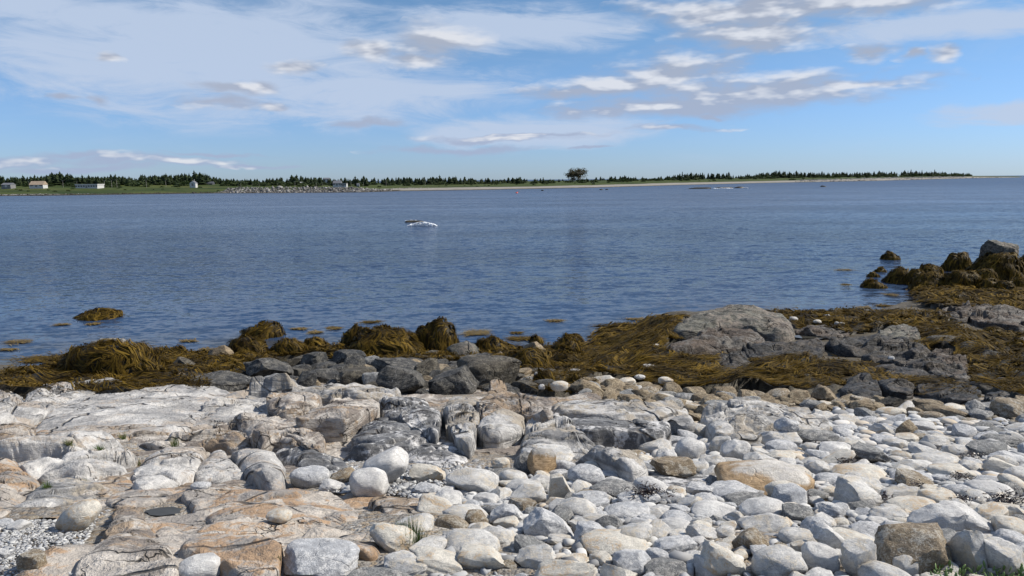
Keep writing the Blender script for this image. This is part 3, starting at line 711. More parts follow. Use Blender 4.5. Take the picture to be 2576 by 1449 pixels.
ledge(ZA, [(560, 505), (800, 452), (1100, 452), (1180, 500), (1150, 560), (1040, 545), (900, 520), (700, 540)], .16, M['ledgebrown'], 'low white and rust ledge with grass tufts along its edge', dome=.05, er=.08, rough=1.2)
ledge(ZA, [(1190, 480), (1450, 462), (1520, 415), (1650, 405), (1790, 520), (1780, 565), (1600, 572), (1480, 545), (1220, 562)], .22, M['ledgebrown'], 'white ledge split by upright joints beside a grass tuft', dome=.05, er=.08, rough=1.3)
ledge(ZA, [(-60, 600), (300, 550), (600, 540), (750, 572), (900, 605), (850, 690), (830, 750), (640, 785), (420, 765), (240, 770), (80, 690), (-60, 650)], .24, M['ledge'], 'wide rough white ledge with brown streaks', dome=.10, er=.12, rough=1.2)
ledge(ZA, [(-60, 660), (100, 705), (225, 790), (260, 850), (200, 900), (80, 985), (-60, 1030)], .16, M['rust'], 'cream lump of bedrock beside a bright green grass tuft', dome=.14, er=.14)
ledge(ZA, [(70, 1015), (230, 885), (280, 845), (410, 780), (640, 800), (700, 850), (680, 900), (500, 930), (300, 1005), (150, 1035)], .12, M['slatepale'], 'low grey tongue of bedrock behind the gravel patch', dome=.08, er=.10)
ledge(ZA, [(905, 770), (965, 692), (1060, 622), (1180, 582), (1395, 572), (1425, 640), (1330, 735), (1240, 800), (985, 838)], .26, M['ledge'], 'smooth white block of bedrock with a vertical seam', dome=.12, er=.14, crack=.04)
ledge(ZA, [(1350, 770), (1385, 705), (1455, 605), (1540, 585), (1640, 700), (1690, 755), (1500, 775)], .20, M['ledge'], 'white block of bedrock scored by fine cracks', dome=.08, er=.10)
ledge(ZA, [(1615, 575), (1800, 582), (1900, 620), (1955, 705), (1945, 790), (1850, 815), (1710, 735), (1650, 690)], .26, M['ledge'], 'rounded white block of bedrock with rusty foot', dome=.10, er=.16)
ledge(ZA, [(640, 830), (720, 800), (860, 800), (900, 770), (970, 840), (840, 870), (740, 880)], .06, M['rust'], 'low cream step of bedrock between two white blocks', dome=.05, er=.06)
ledge(ZB, [(170, 575), (250, 530), (500, 548), (640, 588), (820, 675), (760, 700), (500, 700), (400, 650), (300, 610)], .10, M['slate'], 'dark grey wedge of bedrock under the streaked cliff', dome=.1, er=.08)
ledge(ZA, [(560, 1470), (640, 1265), (780, 1135), (825, 985), (975, 965), (1000, 1080), (1090, 1200), (1165, 1300), (1245, 1345), (1225, 1470)], .10, M['ledgebrown'], 'grey and rust shelf of bedrock beside the rock pool', dome=.05, er=.07)
ledge(ZA, [(740, 905), (880, 862), (1170, 832), (1205, 860), (1080, 935), (980, 955), (825, 970)], .13, M['rust'], 'cream lip of bedrock above the rock pool', dome=.03, er=.05)
ledge(ZA, [(1295, 880), (1500, 855), (2050, 852), (2300, 905), (2420, 965), (2435, 1060), (2200, 1070), (1900, 1088), (1560, 1088), (1410, 1005)], .12, M['rust'], 'wide tan shelf of bedrock with a dark water hollow', dome=.05, er=.09)
ledge(ZA, [(1255, 1300), (1400, 1185), (1560, 1102), (2070, 1095), (2240, 1090), (2520, 1125), (2570, 1260), (2540, 1310), (2200, 1270), (1960, 1250), (1960, 1470), (1720, 1470), (1560, 1345), (1430, 1335)], .13, M['rust'],
      'orange rusty shelf of bedrock behind the blue grey boulder', dome=.05, er=.08, rough=1.3)
ledge(ZA, [(1040, 1095), (1110, 1085), (1250, 1150), (1290, 1180), (1120, 1200), (1060, 1150)], .0, M['rust'], 'small tan step of bedrock within the pool hollow', dome=.03, er=.04)
# middle: the streaked cliff, slate slabs, pink and white ridge
ledge(ZB, [(420, 352), (560, 312), (700, 242), (880, 228), (1000, 250), (1003, 272), (900, 320), (760, 348), (600, 350)], .62, M['ledgebrown'], 'ledge ending in a brown and white streaked cliff', dome=.05, er=.05, flare=.05, rough=1.1)
ledge(ZB, [(-20, 335), (150, 350), (330, 370), (480, 385), (620, 440), (640, 580), (500, 535), (250, 525), (170, 560), (100, 470)], .30, M['ledgebrown'], 'crumbling brown ledge at the foot of the streaked cliff', dome=.12, er=.12, rough=1.5)
ledge(ZB, [(240, 245), (360, 192), (540, 192), (620, 240), (560, 300), (420, 335), (320, 330)], .44, M['ledgebrown'], 'fractured white and brown hump behind the streaked cliff', dome=.14, er=.12, rough=1.5)
ledge(ZB, [(60, 205), (370, 140), (640, 132), (920, 135), (1170, 190), (1060, 220), (850, 225), (560, 195), (300, 240)], .36, M['slatepale'], 'grey mottled shelf of bedrock below dark angular boulders', dome=.08, er=.08, rough=1.2)
ledge(ZB, [(1022, 255), (1090, 228), (1270, 208), (1420, 310), (1432, 340), (1388, 470), (1330, 425), (1150, 350), (1040, 330)], .46, M['slate'], 'slate grey slab with a white patch on its crest', dome=.10, er=.10, rough=.8)
ledge(ZB, [(845, 500), (905, 412), (1040, 360), (1130, 365), (1330, 450), (1385, 500), (1250, 555), (1000, 560), (865, 530)], .26, M['slate'], 'sunken slate grey slab at the base of the cliff', dome=.12, er=.10)
ledge(ZB, [(770, 620), (860, 542), (1100, 532), (1400, 505), (1560, 540), (1620, 600), (1600, 660), (1350, 675), (1100, 640), (900, 640)], .10, M['slate'], 'low slate grey shelf with white lichen blotches', dome=.10, er=.10)
ledge(ZB, [(1440, 300), (1530, 205), (1700, 232), (1700, 330), (1672, 430), (1660, 520), (1560, 500), (1500, 430)], .40, M['slatepale'], 'grey and white pillar of bedrock beside a dark cleft', dome=.10, er=.10, flare=.06)
ledge(ZC, [(105, 135), (200, 55), (320, 62), (560, 160), (650, 245), (600, 258), (450, 228), (330, 190), (180, 215), (105, 235)], .52, M['ledgebrown'], 'pinkish crest of bedrock split by a long crack', dome=.12, er=.10)
ledge(ZC, [(82, 335), (160, 262), (300, 198), (425, 245), (450, 300), (400, 352), (260, 372), (120, 380)], .36, M['slatepale'], 'white capped dome of bedrock with a dark front face', dome=.14, er=.14, flare=.04)
ledge(ZC, [(405, 470), (465, 305), (525, 248), (640, 262), (800, 372), (1000, 482), (1300, 600), (1340, 645), (1200, 665), (1050, 600), (700, 495), (500, 520)], .26, M['slatepale'], 'long white topped ridge sloping down into the cobbles', dome=.14, er=.16, lift2=.32)
ledge(ZC, [(720, 262), (880, 245), (1180, 280), (1530, 290), (1500, 372), (1150, 352), (850, 345)], .46, M['slate'], 'dark slate block with a squared light grey end', dome=.05, er=.06, flare=.10, rough=.7)
ledge(ZC, [(640, 145), (900, 132), (1150, 225), (1400, 180), (1600, 172), (1690, 285), (1640, 310), (1530, 278), (1180, 270), (900, 232), (700, 232)], .42, M['slatepale'], 'pale layered shelf of bedrock behind the slate block', dome=.10, er=.12)
ledge(ZC, [(1765, 270), (1830, 185), (2000, 142), (2260, 165), (2480, 200), (2640, 250), (2700, 300), (2500, 330), (2300, 335), (2150, 375), (1900, 375), (1800, 330)], .36, M['slatepale'], 'grey and white outcrop with a round blue stone resting on it', dome=.16, er=.16)
ledge(ZC, [(1055, 720), (1110, 682), (1400, 668), (1900, 692), (1860, 760), (1640, 800), (1470, 825), (1250, 800)], .05, M['slate'], 'flat slate grey slab lying flush among white cobbles', dome=.03, er=.05)
ledge(ZB, [(930, 925), (1050, 885), (1300, 900), (1380, 960), (1430, 1040), (1250, 1060), (1080, 1040), (1000, 985)], .08, M['ledgebrown'], 'flat brown slab between the rusty shelf and the cobbles', dome=.05, er=.06)
# tidal ledges, dark and weedy
TL = [([(1640, 590), (1900, 560), (2200, 585), (2450, 545), (2490, 650), (2200, 735), (1900, 735), (1760, 680)], ZG, .22, 'tidal', 'charcoal tidal shelf below the grey domed rock'),
      ([(1475, 690), (1700, 680), (1800, 845), (1650, 868), (1500, 868), (1480, 780)], ZG, .30, 'tidal', 'square charcoal slab tilted down into rockweed'),
      ([(420, 890), (600, 850), (820, 832), (1050, 850), (1200, 880), (1260, 985), (1100, 1000), (830, 960), (600, 950)], ZH, .26, 'tidal', 'broad charcoal shelf with ragged layered edges'),
      ([(700, 1000), (960, 962), (1250, 1010), (1500, 1080), (1540, 1175), (1300, 1130), (1000, 1060)], ZH, .28, 'tidal', 'stepped charcoal shelf below the broad layered one'),
      ([(740, 1060), (960, 1070), (1200, 1115), (1440, 1160), (1440, 1190), (1150, 1175), (900, 1125)], ZH, .16, 'tidal', 'thin charcoal layer sticking out above rockweed'),
      ([(1270, 930), (1400, 960), (1540, 1060), (1545, 1180), (1400, 1130), (1290, 1010)], ZH, .26, 'tidalbrown', 'brown grey block joined to the stepped charcoal shelf'),
      ([(555, 1240), (640, 1180), (860, 1210), (865, 1285), (700, 1298)], ZH, .28, 'tidal', 'dark flat topped slab at the edge of the brown cobbles'),
      ([(825, 1172), (1110, 1200), (1112, 1268), (900, 1240)], ZH, .28, 'tidal', 'dark slab butted against a flat topped neighbour'),
      ([(1120, 1222), (1360, 1200), (1560, 1270), (1650, 1350), (1340, 1300)], ZH, .26, 'tidal', 'long dark slab running out towards rounded brown cobbles'),
      ([(830, 830), (930, 762), (1090, 757), (1190, 850), (1000, 852)], ZH, .40, 'dome', 'grey brown hump of rock above the charcoal shelf'),
      ([(190, 800), (330, 762), (600, 772), (640, 815), (420, 838)], ZH, .26, 'tidalbrown', 'low brown slab beside a tidal pool with orange weed'),
      ([(1660, 1280), (1800, 1250), (1900, 1300), (1830, 1350), (1700, 1350)], ZH, .26, 'tidal', 'dark cracked slab next to weed and brown cobbles'),
      ([(1260, 660), (1400, 612), (1560, 602), (1560, 690), (1400, 705)], ZH, .34, 'tidalbrown', 'pinkish brown ledge with broken layers'),
      ([(1565, 622), (1700, 592), (1980, 655), (2000, 760), (1720, 742), (1570, 692)], ZH, .40, 'tidalbrown', 'pinkish brown hump joined to a ledge of broken layers'),
      ([(1380, 1190), (1550, 1190), (1640, 1260), (1560, 1268), (1420, 1230)], ZH, .24, 'tidal', 'small dark slab overlapping the long one')]
for pts, Z, lf, mt, lb in TL: ledge(Z, pts, lf, M[mt], lb, dome=.08, er=.08, N=120, rough=1.3, flare=.2)

# rock pools
def pool(k, label):
    bx, by, rx, ry, lv = BAS[k]; a = np.linspace(0, 6.283, 48, endpoint=False); w = .85 + .2 * perlin(np.stack([np.cos(a) * 1.4, np.sin(a) * 1.4, np.full(48, k * 5.)], 1))
    V = np.vstack([[(0, 0, 0)], np.stack([np.cos(a) * rx * w, np.sin(a) * ry * w, 0 * a], 1)]); o = mk('rock_pool', V, [(0, i + 1, (i + 1) % 48 + 1) for i in range(48)], M['pool'], loc=(bx, by, lv + (.03 if k < 2 else .06))); tag(o, label, 'pool')
pool(0, 'still dark water standing in the hollow of tan bedrock'); pool(1, 'shallow muddy puddle behind a pale blue stone'); pool(2, 'bright tidal pool fringed with orange weed')

# ================================================================== DARK BOULDERS in a band behind the pale ledges
BO = [(ZF, (0, 402, 205, 540), 'dark', 'charcoal boulder leaning on the band of angular boulders by the weed', 'ang'), (ZF, (235, 392, 515, 520), 'dark', 'charcoal angular boulder with a peaked ridge', 'ang'),
      (ZF, (495, 428, 622, 530), 'grey', 'light grey pyramid boulder beside a peaked charcoal one', 'ang'), (ZF, (195, 498, 385, 600), 'dark', 'low dark grey boulder with a pale top edge', 'sub'),
      (ZF, (300, 530, 615, 690), 'darkbrown', 'squared dark block with a flat top between boulders', 'block'), (ZF, (470, 565, 645, 695), 'grey', 'leaning light grey slab between two dark boulders', 'block'),
      (ZF, (580, 520, 975, 745), 'dark', 'large rounded charcoal boulder above the mottled shelf', 'sub'), (ZF, (540, 445, 1000, 600), 'dark', 'wide low charcoal boulder behind the large rounded one', 'sub'),
      (ZF, (870, 455, 1085, 620), 'darkbrown', 'brown grey boulder wedged between larger ones', 'ang'), (ZF, (985, 522, 1390, 735), 'dark', 'large charcoal boulder with a sharp sloping edge', 'ang'),
      (ZF, (1195, 440, 1720, 705), 'darkbrown', 'huge brown slab boulder with a cracked face', 'block'), (ZF, (945, 388, 1085, 470), 'darkbrown', 'small split brown boulder against the weed', 'block'),
      (ZE, (1830, 430, 2225, 650), 'dark', 'broad charcoal boulder with a dark hollow beneath', 'sub'), (ZE, (1920, 565, 2225, 700), 'grey', 'grey boulder with a squared shoulder above pale bedrock', 'block'),
      (ZE, (1450, 560, 1925, 700), 'dark', 'long low charcoal boulder behind the broad pale slab', 'sub'), (ZE, (1278, 428, 1475, 570), 'darkbrown', 'smooth brown grey boulder leaning in rockweed', 'sub'),
      (ZE, (1225, 540, 1402, 650), 'brown', 'squat brown boulder below a leaning one', 'sub'), (ZE, (1565, 338, 1755, 480), 'brown', 'pale brown pointed boulder rising from rockweed', 'ang'),
      (ZE, (2205, 545, 2400, 700), 'dark', 'dark faceted boulder next to a grey squared one', 'ang'), (ZE, (2255, 395, 2470, 520), 'dark', 'dark slanted boulder close to the weed line', 'ang'),
      (ZE, (2350, 520, 2576, 640), 'dark', 'cracked charcoal boulder in the middle of the band', 'sub'), (ZE, (760, 598, 990, 660), 'dark', 'thin charcoal boulder between weed and pale bedrock', 'sub'),
      (ZF, (1400, 655, 1720, 730), 'dark', 'low dark boulder under the huge brown slab', 'sub'), (ZF, (0, 480, 70, 600), 'dark', 'narrow charcoal boulder squeezed behind others', 'ang'),
      (ZF, (1000, 600, 1220, 740), 'dark', 'blackish faceted boulder at the foot of the sharp edged one', 'ang'), (ZF, (890, 690, 1010, 755), 'dark', 'small blackish wedge boulder', 'ang'),
      (ZF, (1505, 398, 1590, 480), 'brown', 'small smooth brown boulder beside a weedy hump', 'round'), (ZF, (1685, 478, 1862, 565), 'tan', 'tan brick shaped boulder lying on rockweed', 'block'),
      (ZF, (1690, 590, 1815, 680), 'grey', 'grey cube shaped stone below rockweed', 'block'), (ZF, (1955, 555, 2050, 625), 'brown', 'brown wedge stone standing in rockweed', 'ang'),
      (ZF, (2045, 560, 2150, 620), 'grey', 'grey rounded stone in front of the weed slope', 'round'), (ZF, (1720, 318, 1910, 420), 'brown', 'pale brown rock poking out of a weedy hump', 'sub'),
      (ZH, (1218, 832, 1530, 950), 'darkbrown', 'smooth tan brown boulder like a loaf on rockweed', 'smooth'), (ZH, (840, 1290, 1090, 1410), 'darkbrown', 'dark brown wedge boulder among brown cobbles', 'ang'),
      (ZH, (160, 1250, 350, 1350), 'brown', 'brown sloping boulder at the edge of the weed', 'ang'), (ZH, (330, 1215, 560, 1350), 'brown', 'brown split boulder with a raised lip', 'sub'),
      (ZH, (635, 1330, 825, 1425), 'brown', 'rounded brown boulder among small brown cobbles', 'round'), (ZH, (1650, 1145, 1900, 1230), 'tidal', 'dark flat boulder lying in weed', 'sub')]
for Z, bb, mt, lb, stl in BO: rock('boulder', Z, bb, M[mt], lb, 'boulder', 'boulders along the tide line', {'sub': 'ang', 'round': 'sub'}.get(stl, stl), depth=.85, sink=.16, yaw=random.uniform(-25, 25))

# grey dome rock and the brown rock below it
ledge(ZG, [(1020, 440), (1180, 330), (1400, 255), (1640, 207), (1850, 232), (2090, 282), (2150, 370), (2170, 470), (1950, 490), (1800, 455), (1500, 435), (1150, 500)], .45, M['dome'], 'big grey brown whaleback ledge with layered surface by the water', lift2=1.5, dome=.3, er=.3, rough=.95, flare=.35, jts=.7)
ledge(ZG, [(960, 640), (1100, 560), (1300, 480), (1560, 432), (1800, 470), (1920, 540), (1620, 605), (1450, 610), (1200, 645), (1000, 665)], .40, M['tidalbrown'], 'low brown ledge with long bedding ribs beneath the whaleback', lift2=.75, dome=.2, er=.2, rough=1.0, flare=.3, jts=.8)
# rocks standing in the sea on the point
rock('sea_rock', ZH, (1640, 98, 1935, 270), M['dome'], 'bare grey brown boulder perched on a weedy one at the point', 'rock', style='sub', depth=.7, seed=77, sub=5, base=ZH(0, 395)[1])
mound(ZH, (1565, 205, 1960, 410), 'tall weedy rock carrying a bare grey boulder', depth=.9)
mound(ZH, (1342, 205, 1562, 345), 'upright flat topped rock dark with weed at the point', depth=.9)
GR = 'weed covered rocks of the point'
for bb, lb in (((905, 318, 1160, 440), 'low brown weedy rock at the tip of the point'), ((1150, 288, 1350, 400), 'weedy hump behind the low brown one of the point'),
               ((1060, 330, 1220, 450), 'dark weedy hump squeezed between two others of the point'), ((1105, 360, 1400, 490), 'weedy rock with fronds hanging to the waterline'),
               ((1360, 330, 1630, 490), 'wide weedy rock below the upright flat topped one'), ((1590, 330, 1760, 430), 'rounded olive weedy rock below the tall one'),
               ((1760, 325, 1940, 410), 'drooping weedy rock beside the rounded olive one'), ((1600, 400, 1760, 500), 'blackish weedy rock at the edge of the weed flat'),
               ((1730, 420, 1900, 515), 'blackish pointed weedy rock above the weed flat'), ((1860, 230, 2040, 370), 'weedy rock beyond the tall one at the point'),
               ((1880, 395, 2040, 480), 'squat weedy rock lying behind the weed flat')):
    mound(ZH, bb, lb, GR, dens=.8)
for bb, lb in (((865, 195, 1018, 255), 'small dark weedy rock alone in open water off the point'), ((757, 350, 862, 388), 'tiny weedy rock between two larger ones off the point'), ((712, 410, 920, 474), 'low golden weedy rock awash off the point'),
               ((820, 320, 920, 350), 'weedy rock barely breaking the surface off the point')):
    mound(ZH, bb, lb, 'weedy rocks awash off the point', dens=.7)

# ================================================================== ROCKWEED MOUNDS and carpets
GW = 'rockweed mounds along the waterline'
mound(ZE, (370, 330, 1290, 650), 'largest rockweed mound with a bare lichen spotted crest rising behind', GW, depth=.55, dens=1.2)
rock('boulder', ZE, (640, 283, 1100, 470), M['grey'], 'bare grey crest speckled white above the largest rockweed mound', 'boulder', None, 'sub', depth=.5, seed=301, base=ZE(0, 560)[1])
for Z, bb, lb in ((ZE, (0, 518, 390, 670), 'rockweed mound spilling round a pale pebble'), (ZE, (555, 76, 965, 155), 'rockweed islet standing clear in the water'), (ZE, (1805, 183, 2170, 295), 'rockweed mound with a tail of fronds trailing in water'),
                  (ZE, (1700, 285, 2025, 450), 'tall rockweed mound next to the pale brown pointed boulder'), (ZE, (2025, 308, 2325, 420), 'rounded rockweed mound with brown crown at the waterline'), (ZE, (2285, 293, 2490, 365), 'low shaggy rockweed mound behind the brown crowned one'),
                  (ZE, (1285, 360, 1410, 425), 'small blackish rockweed clump next to the largest mound'), (ZE, (1430, 400, 1600, 470), 'rockweed clump behind the leaning brown boulder'), (ZF, (295, 218, 570, 360), 'smooth domed rockweed mound with a pale chip beside it'),
                  (ZF, (330, 230, 980, 450), 'wide golden rockweed mound with swept fronds'), (ZF, (865, 168, 1240, 400), 'peaked rockweed mound, the tallest of the waterline'), (ZF, (1085, 320, 1430, 480), 'rockweed draped boulder with a grey bare top'),
                  (ZF, (1325, 292, 1620, 410), 'dark rockweed dome behind the draped boulder'), (ZF, (1555, 385, 1950, 580), 'dark spreading rockweed mound behind the brick shaped boulder'), (ZF, (1985, 265, 2210, 360), 'shaggy rockweed mound beside the inlet'),
                  (ZF, (1925, 315, 2190, 470), 'conical rockweed mound with straight combed fronds'), (ZF, (0, 300, 215, 385), 'rockweed hump beside a charcoal boulder'), (ZF, (1930, 430, 2210, 530), 'flat dark rockweed mound below the conical one'),
                  (ZF, (1690, 520, 1810, 600), 'small rockweed tuft under the brick shaped boulder'), (ZF, (1810, 550, 1970, 680), 'rockweed heap with white stones at its foot'), (ZF, (2060, 600, 2200, 700), 'rusty rockweed heap near the cobbles'),
                  (ZF, (1760, 285, 1890, 340), 'blackish rockweed knob above the pale brown rock')):
    mound(Z, bb, lb, GW, dens=1.0, bare=M['dome'] if 'grey bare top' in lb else None)
carpet(ZE, [(-60, 600), (150, 545), (420, 470), (560, 400), (1200, 400), (1450, 390), (1620, 440), (1900, 400), (2020, 400), (1960, 500), (1840, 580), (1500, 670), (1050, 690), (500, 680), (-60, 690)], 430, .17, seed=3, thick=.16)
carpet(ZE, [(1960, 430), (2060, 370), (2480, 350), (2576, 360), (2576, 420), (2300, 420)], 430, .12, seed=4, thick=.14)
carpet(ZF, [(60, 370), (300, 320), (700, 350), (1000, 380), (1350, 360), (1700, 350), (1950, 360), (2200, 400), (2300, 600), (2050, 690), (1800, 700), (1650, 560), (1300, 480), (900, 470), (500, 450), (100, 420)], 430, .14, seed=5, thick=.13)
carpet(ZG, [(150, 740), (230, 600), (380, 430), (760, 350), (1180, 320), (1050, 480), (970, 640), (1180, 680), (1470, 700), (1500, 870), (1800, 870), (2000, 730), (2300, 720), (2576, 800), (2576, 1000), (2200, 1010), (1700, 1000), (1250, 1010), (900, 930), (400, 900), (150, 870)], 480, .15, seed=7, gold=.04, thick=.15, flow=(-.6, -.15))
carpet(ZH, [(0, 650), (480, 640), (800, 650), (1100, 625), (1300, 640), (1400, 720), (1560, 760), (1980, 780), (2100, 1000), (2100, 1350), (1800, 1240), (1560, 1190), (1520, 960), (1230, 890), (1190, 800), (920, 750), (640, 800), (180, 740)], 350, .16, seed=9, thick=.14)
carpet(ZH, [(450, 1010), (700, 1040), (1000, 1120), (1440, 1200), (1640, 1300), (1300, 1230), (900, 1200), (640, 1160), (200, 1200), (0, 1150), (0, 1010)], 400, .10, seed=13, thick=.11)
carpet(ZH, [(1110, 470), (1500, 460), (1620, 480), (1900, 490), (2150, 420), (2200, 600), (1990, 640), (1700, 610), (1500, 620), (1300, 600), (1180, 560)], 330, .13, seed=15, thick=.16, gold=.05)
for bb, lb in (((1385, 530, 1485, 585), 'small blackish rock at the edge of the weed flat'), ((1290, 560, 1420, 615), 'low black rock at the corner of the weed flat'), ((1720, 495, 1810, 540), 'round weedy rock in the middle of the weed flat'), ((1500, 560, 1640, 610), 'broad low weedy rock beside the pinkish ledge'),
               ((1800, 540, 1960, 610), 'weedy rock above the pinkish brown hump'), ((1750, 1080, 1900, 1160), 'golden weedy hummock in the deep weed'), ((1550, 1040, 1680, 1110), 'dark weedy hummock by the brown grey block'), ((1640, 780, 1800, 860), 'blackish weedy hummock below the pinkish hump'), ((1820, 880, 1990, 980), 'wide weedy hummock near the deep weed')):
    mound(ZH, bb, lb, 'weedy hummocks of the flat', dens=.8)
# floating rafts of weed
def raft(Z, bb, label, seed, n=160, mat='weedgold'):
    r_ = np.random.default_rng(seed); (u0, v0), (u1, v1) = Z(bb[0], bb[1]), Z(bb[2], bb[3]); P = []; uc = (u0 + u1) / 2; vc = (v0 + v1) / 2
    d = ray(uc, vc); c = CAM + d * (CAM[2] / -d[2]); W = (u1 - u0) / FPX * c[1]; dn = ray(uc, v0); df = ray(uc, v1); D = abs(CAM[2] / -dn[2] - CAM[2] / -df[2])
    th = r_.uniform(0, 6.28, n); rr = np.abs(r_.normal(0, .36, n)) * (.8 + .9 * perlin(np.stack([np.cos(th) * 1.5, np.sin(th) * 1.5, np.full(n, seed * 2.2)], 1)))
    x = rr * np.cos(th) * W / 2; y = rr * np.sin(th) * D / 2; S = 5; a0 = r_.normal(0, .35, n) + r_.integers(0, 2, n) * 3.14; L = r_.uniform(.2, .55, n) * min(1, .4 + W * .5)
    out = []; sd_ = []
    for k in range(S):
        a = a0 + .5 * perlin(np.stack([x * 2, y * 2, np.full(n, seed)], 1)) * k
        out.append(np.stack([x, y, .012 + .03 * r_.uniform(0, 1, n)], 1)); sd_.append(np.stack([-np.sin(a), np.cos(a), 0 * a], 1))
        x = x + np.cos(a) * L / S; y = y + np.sin(a) * L / S
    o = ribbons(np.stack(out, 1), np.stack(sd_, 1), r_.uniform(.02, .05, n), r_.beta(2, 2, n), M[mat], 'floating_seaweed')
    o.location = (c[0], c[1], 0); tag(o, label, 'seaweed', 'rafts of weed floating by the shore'); return o
k = 500
for Z, bb, lb in ((ZE, (0, 290, 290, 345), 'golden weed raft stretched across the shallows'), (ZE, (0, 360, 120, 395), 'short golden weed raft beside the stretched one'), (ZE, (80, 400, 560, 500), 'loose brown weed raft reaching to the largest rockweed mound'),
                  (ZE, (410, 178, 525, 200), 'small olive weed raft near the rockweed islet'), (ZE, (665, 170, 745, 200), 'tiny orange weed raft close to the rockweed islet'), (ZE, (1345, 300, 1490, 328), 'golden weed raft floating before the small blackish clump'),
                  (ZE, (1510, 360, 1600, 395), 'golden weed raft behind the pointed boulder'), (ZE, (2190, 208, 2320, 235), 'olive weed raft beside the trailing rockweed mound'), (ZE, (2340, 232, 2420, 265), 'bright yellow weed raft past the trailing rockweed mound'),
                  (ZE, (2470, 200, 2570, 232), 'yellow weed raft in front of the dark drifting one'), (ZF, (445, 158, 665, 192), 'dark drifting weed raft off the domed mound'), (ZF, (215, 205, 305, 238), 'round yellow weed raft off the domed mound'),
                  (ZF, (75, 235, 165, 272), 'pale yellow weed raft near the rockweed hump'), (ZF, (1190, 215, 1530, 300), 'golden weed raft trailing from the peaked mound'), (ZF, (1885, 145, 2060, 180), 'thin golden weed raft far from any rock'),
                  (ZF, (1640, 245, 1710, 270), 'small yellow weed raft behind the dark dome'), (ZF, (1550, 275, 1900, 330), 'scattered brown weed raft in the inlet'),
                  (ZG, (560, 335, 780, 365), 'golden weed raft off the weed slope'), (ZH, (1090, 560, 1310, 605), 'brown weed raft next to the weed flat'), (ZH, (890, 505, 1010, 540), 'yellow weed raft floating off the weed flat'),
                  (ZH, (690, 600, 790, 640), 'pale yellow weed raft near the pebbly weed edge'), (ZH, (820, 590, 960, 620), 'brown weed raft near the pebbly weed edge'), (ZH, (560, 430, 640, 460), 'faint brown weed raft near the rocks awash'),
                  (ZH, (500, 320, 690, 345), 'long faint weed raft near the rocks awash')):
    k += 1; raft(Z, bb, lb, k, n=int(90 + (bb[2] - bb[0]) * (.42 if bb[2] - bb[0] < 300 else .8)), mat='weed' if ('dark' in lb or 'brown' in lb) else 'weedgold')

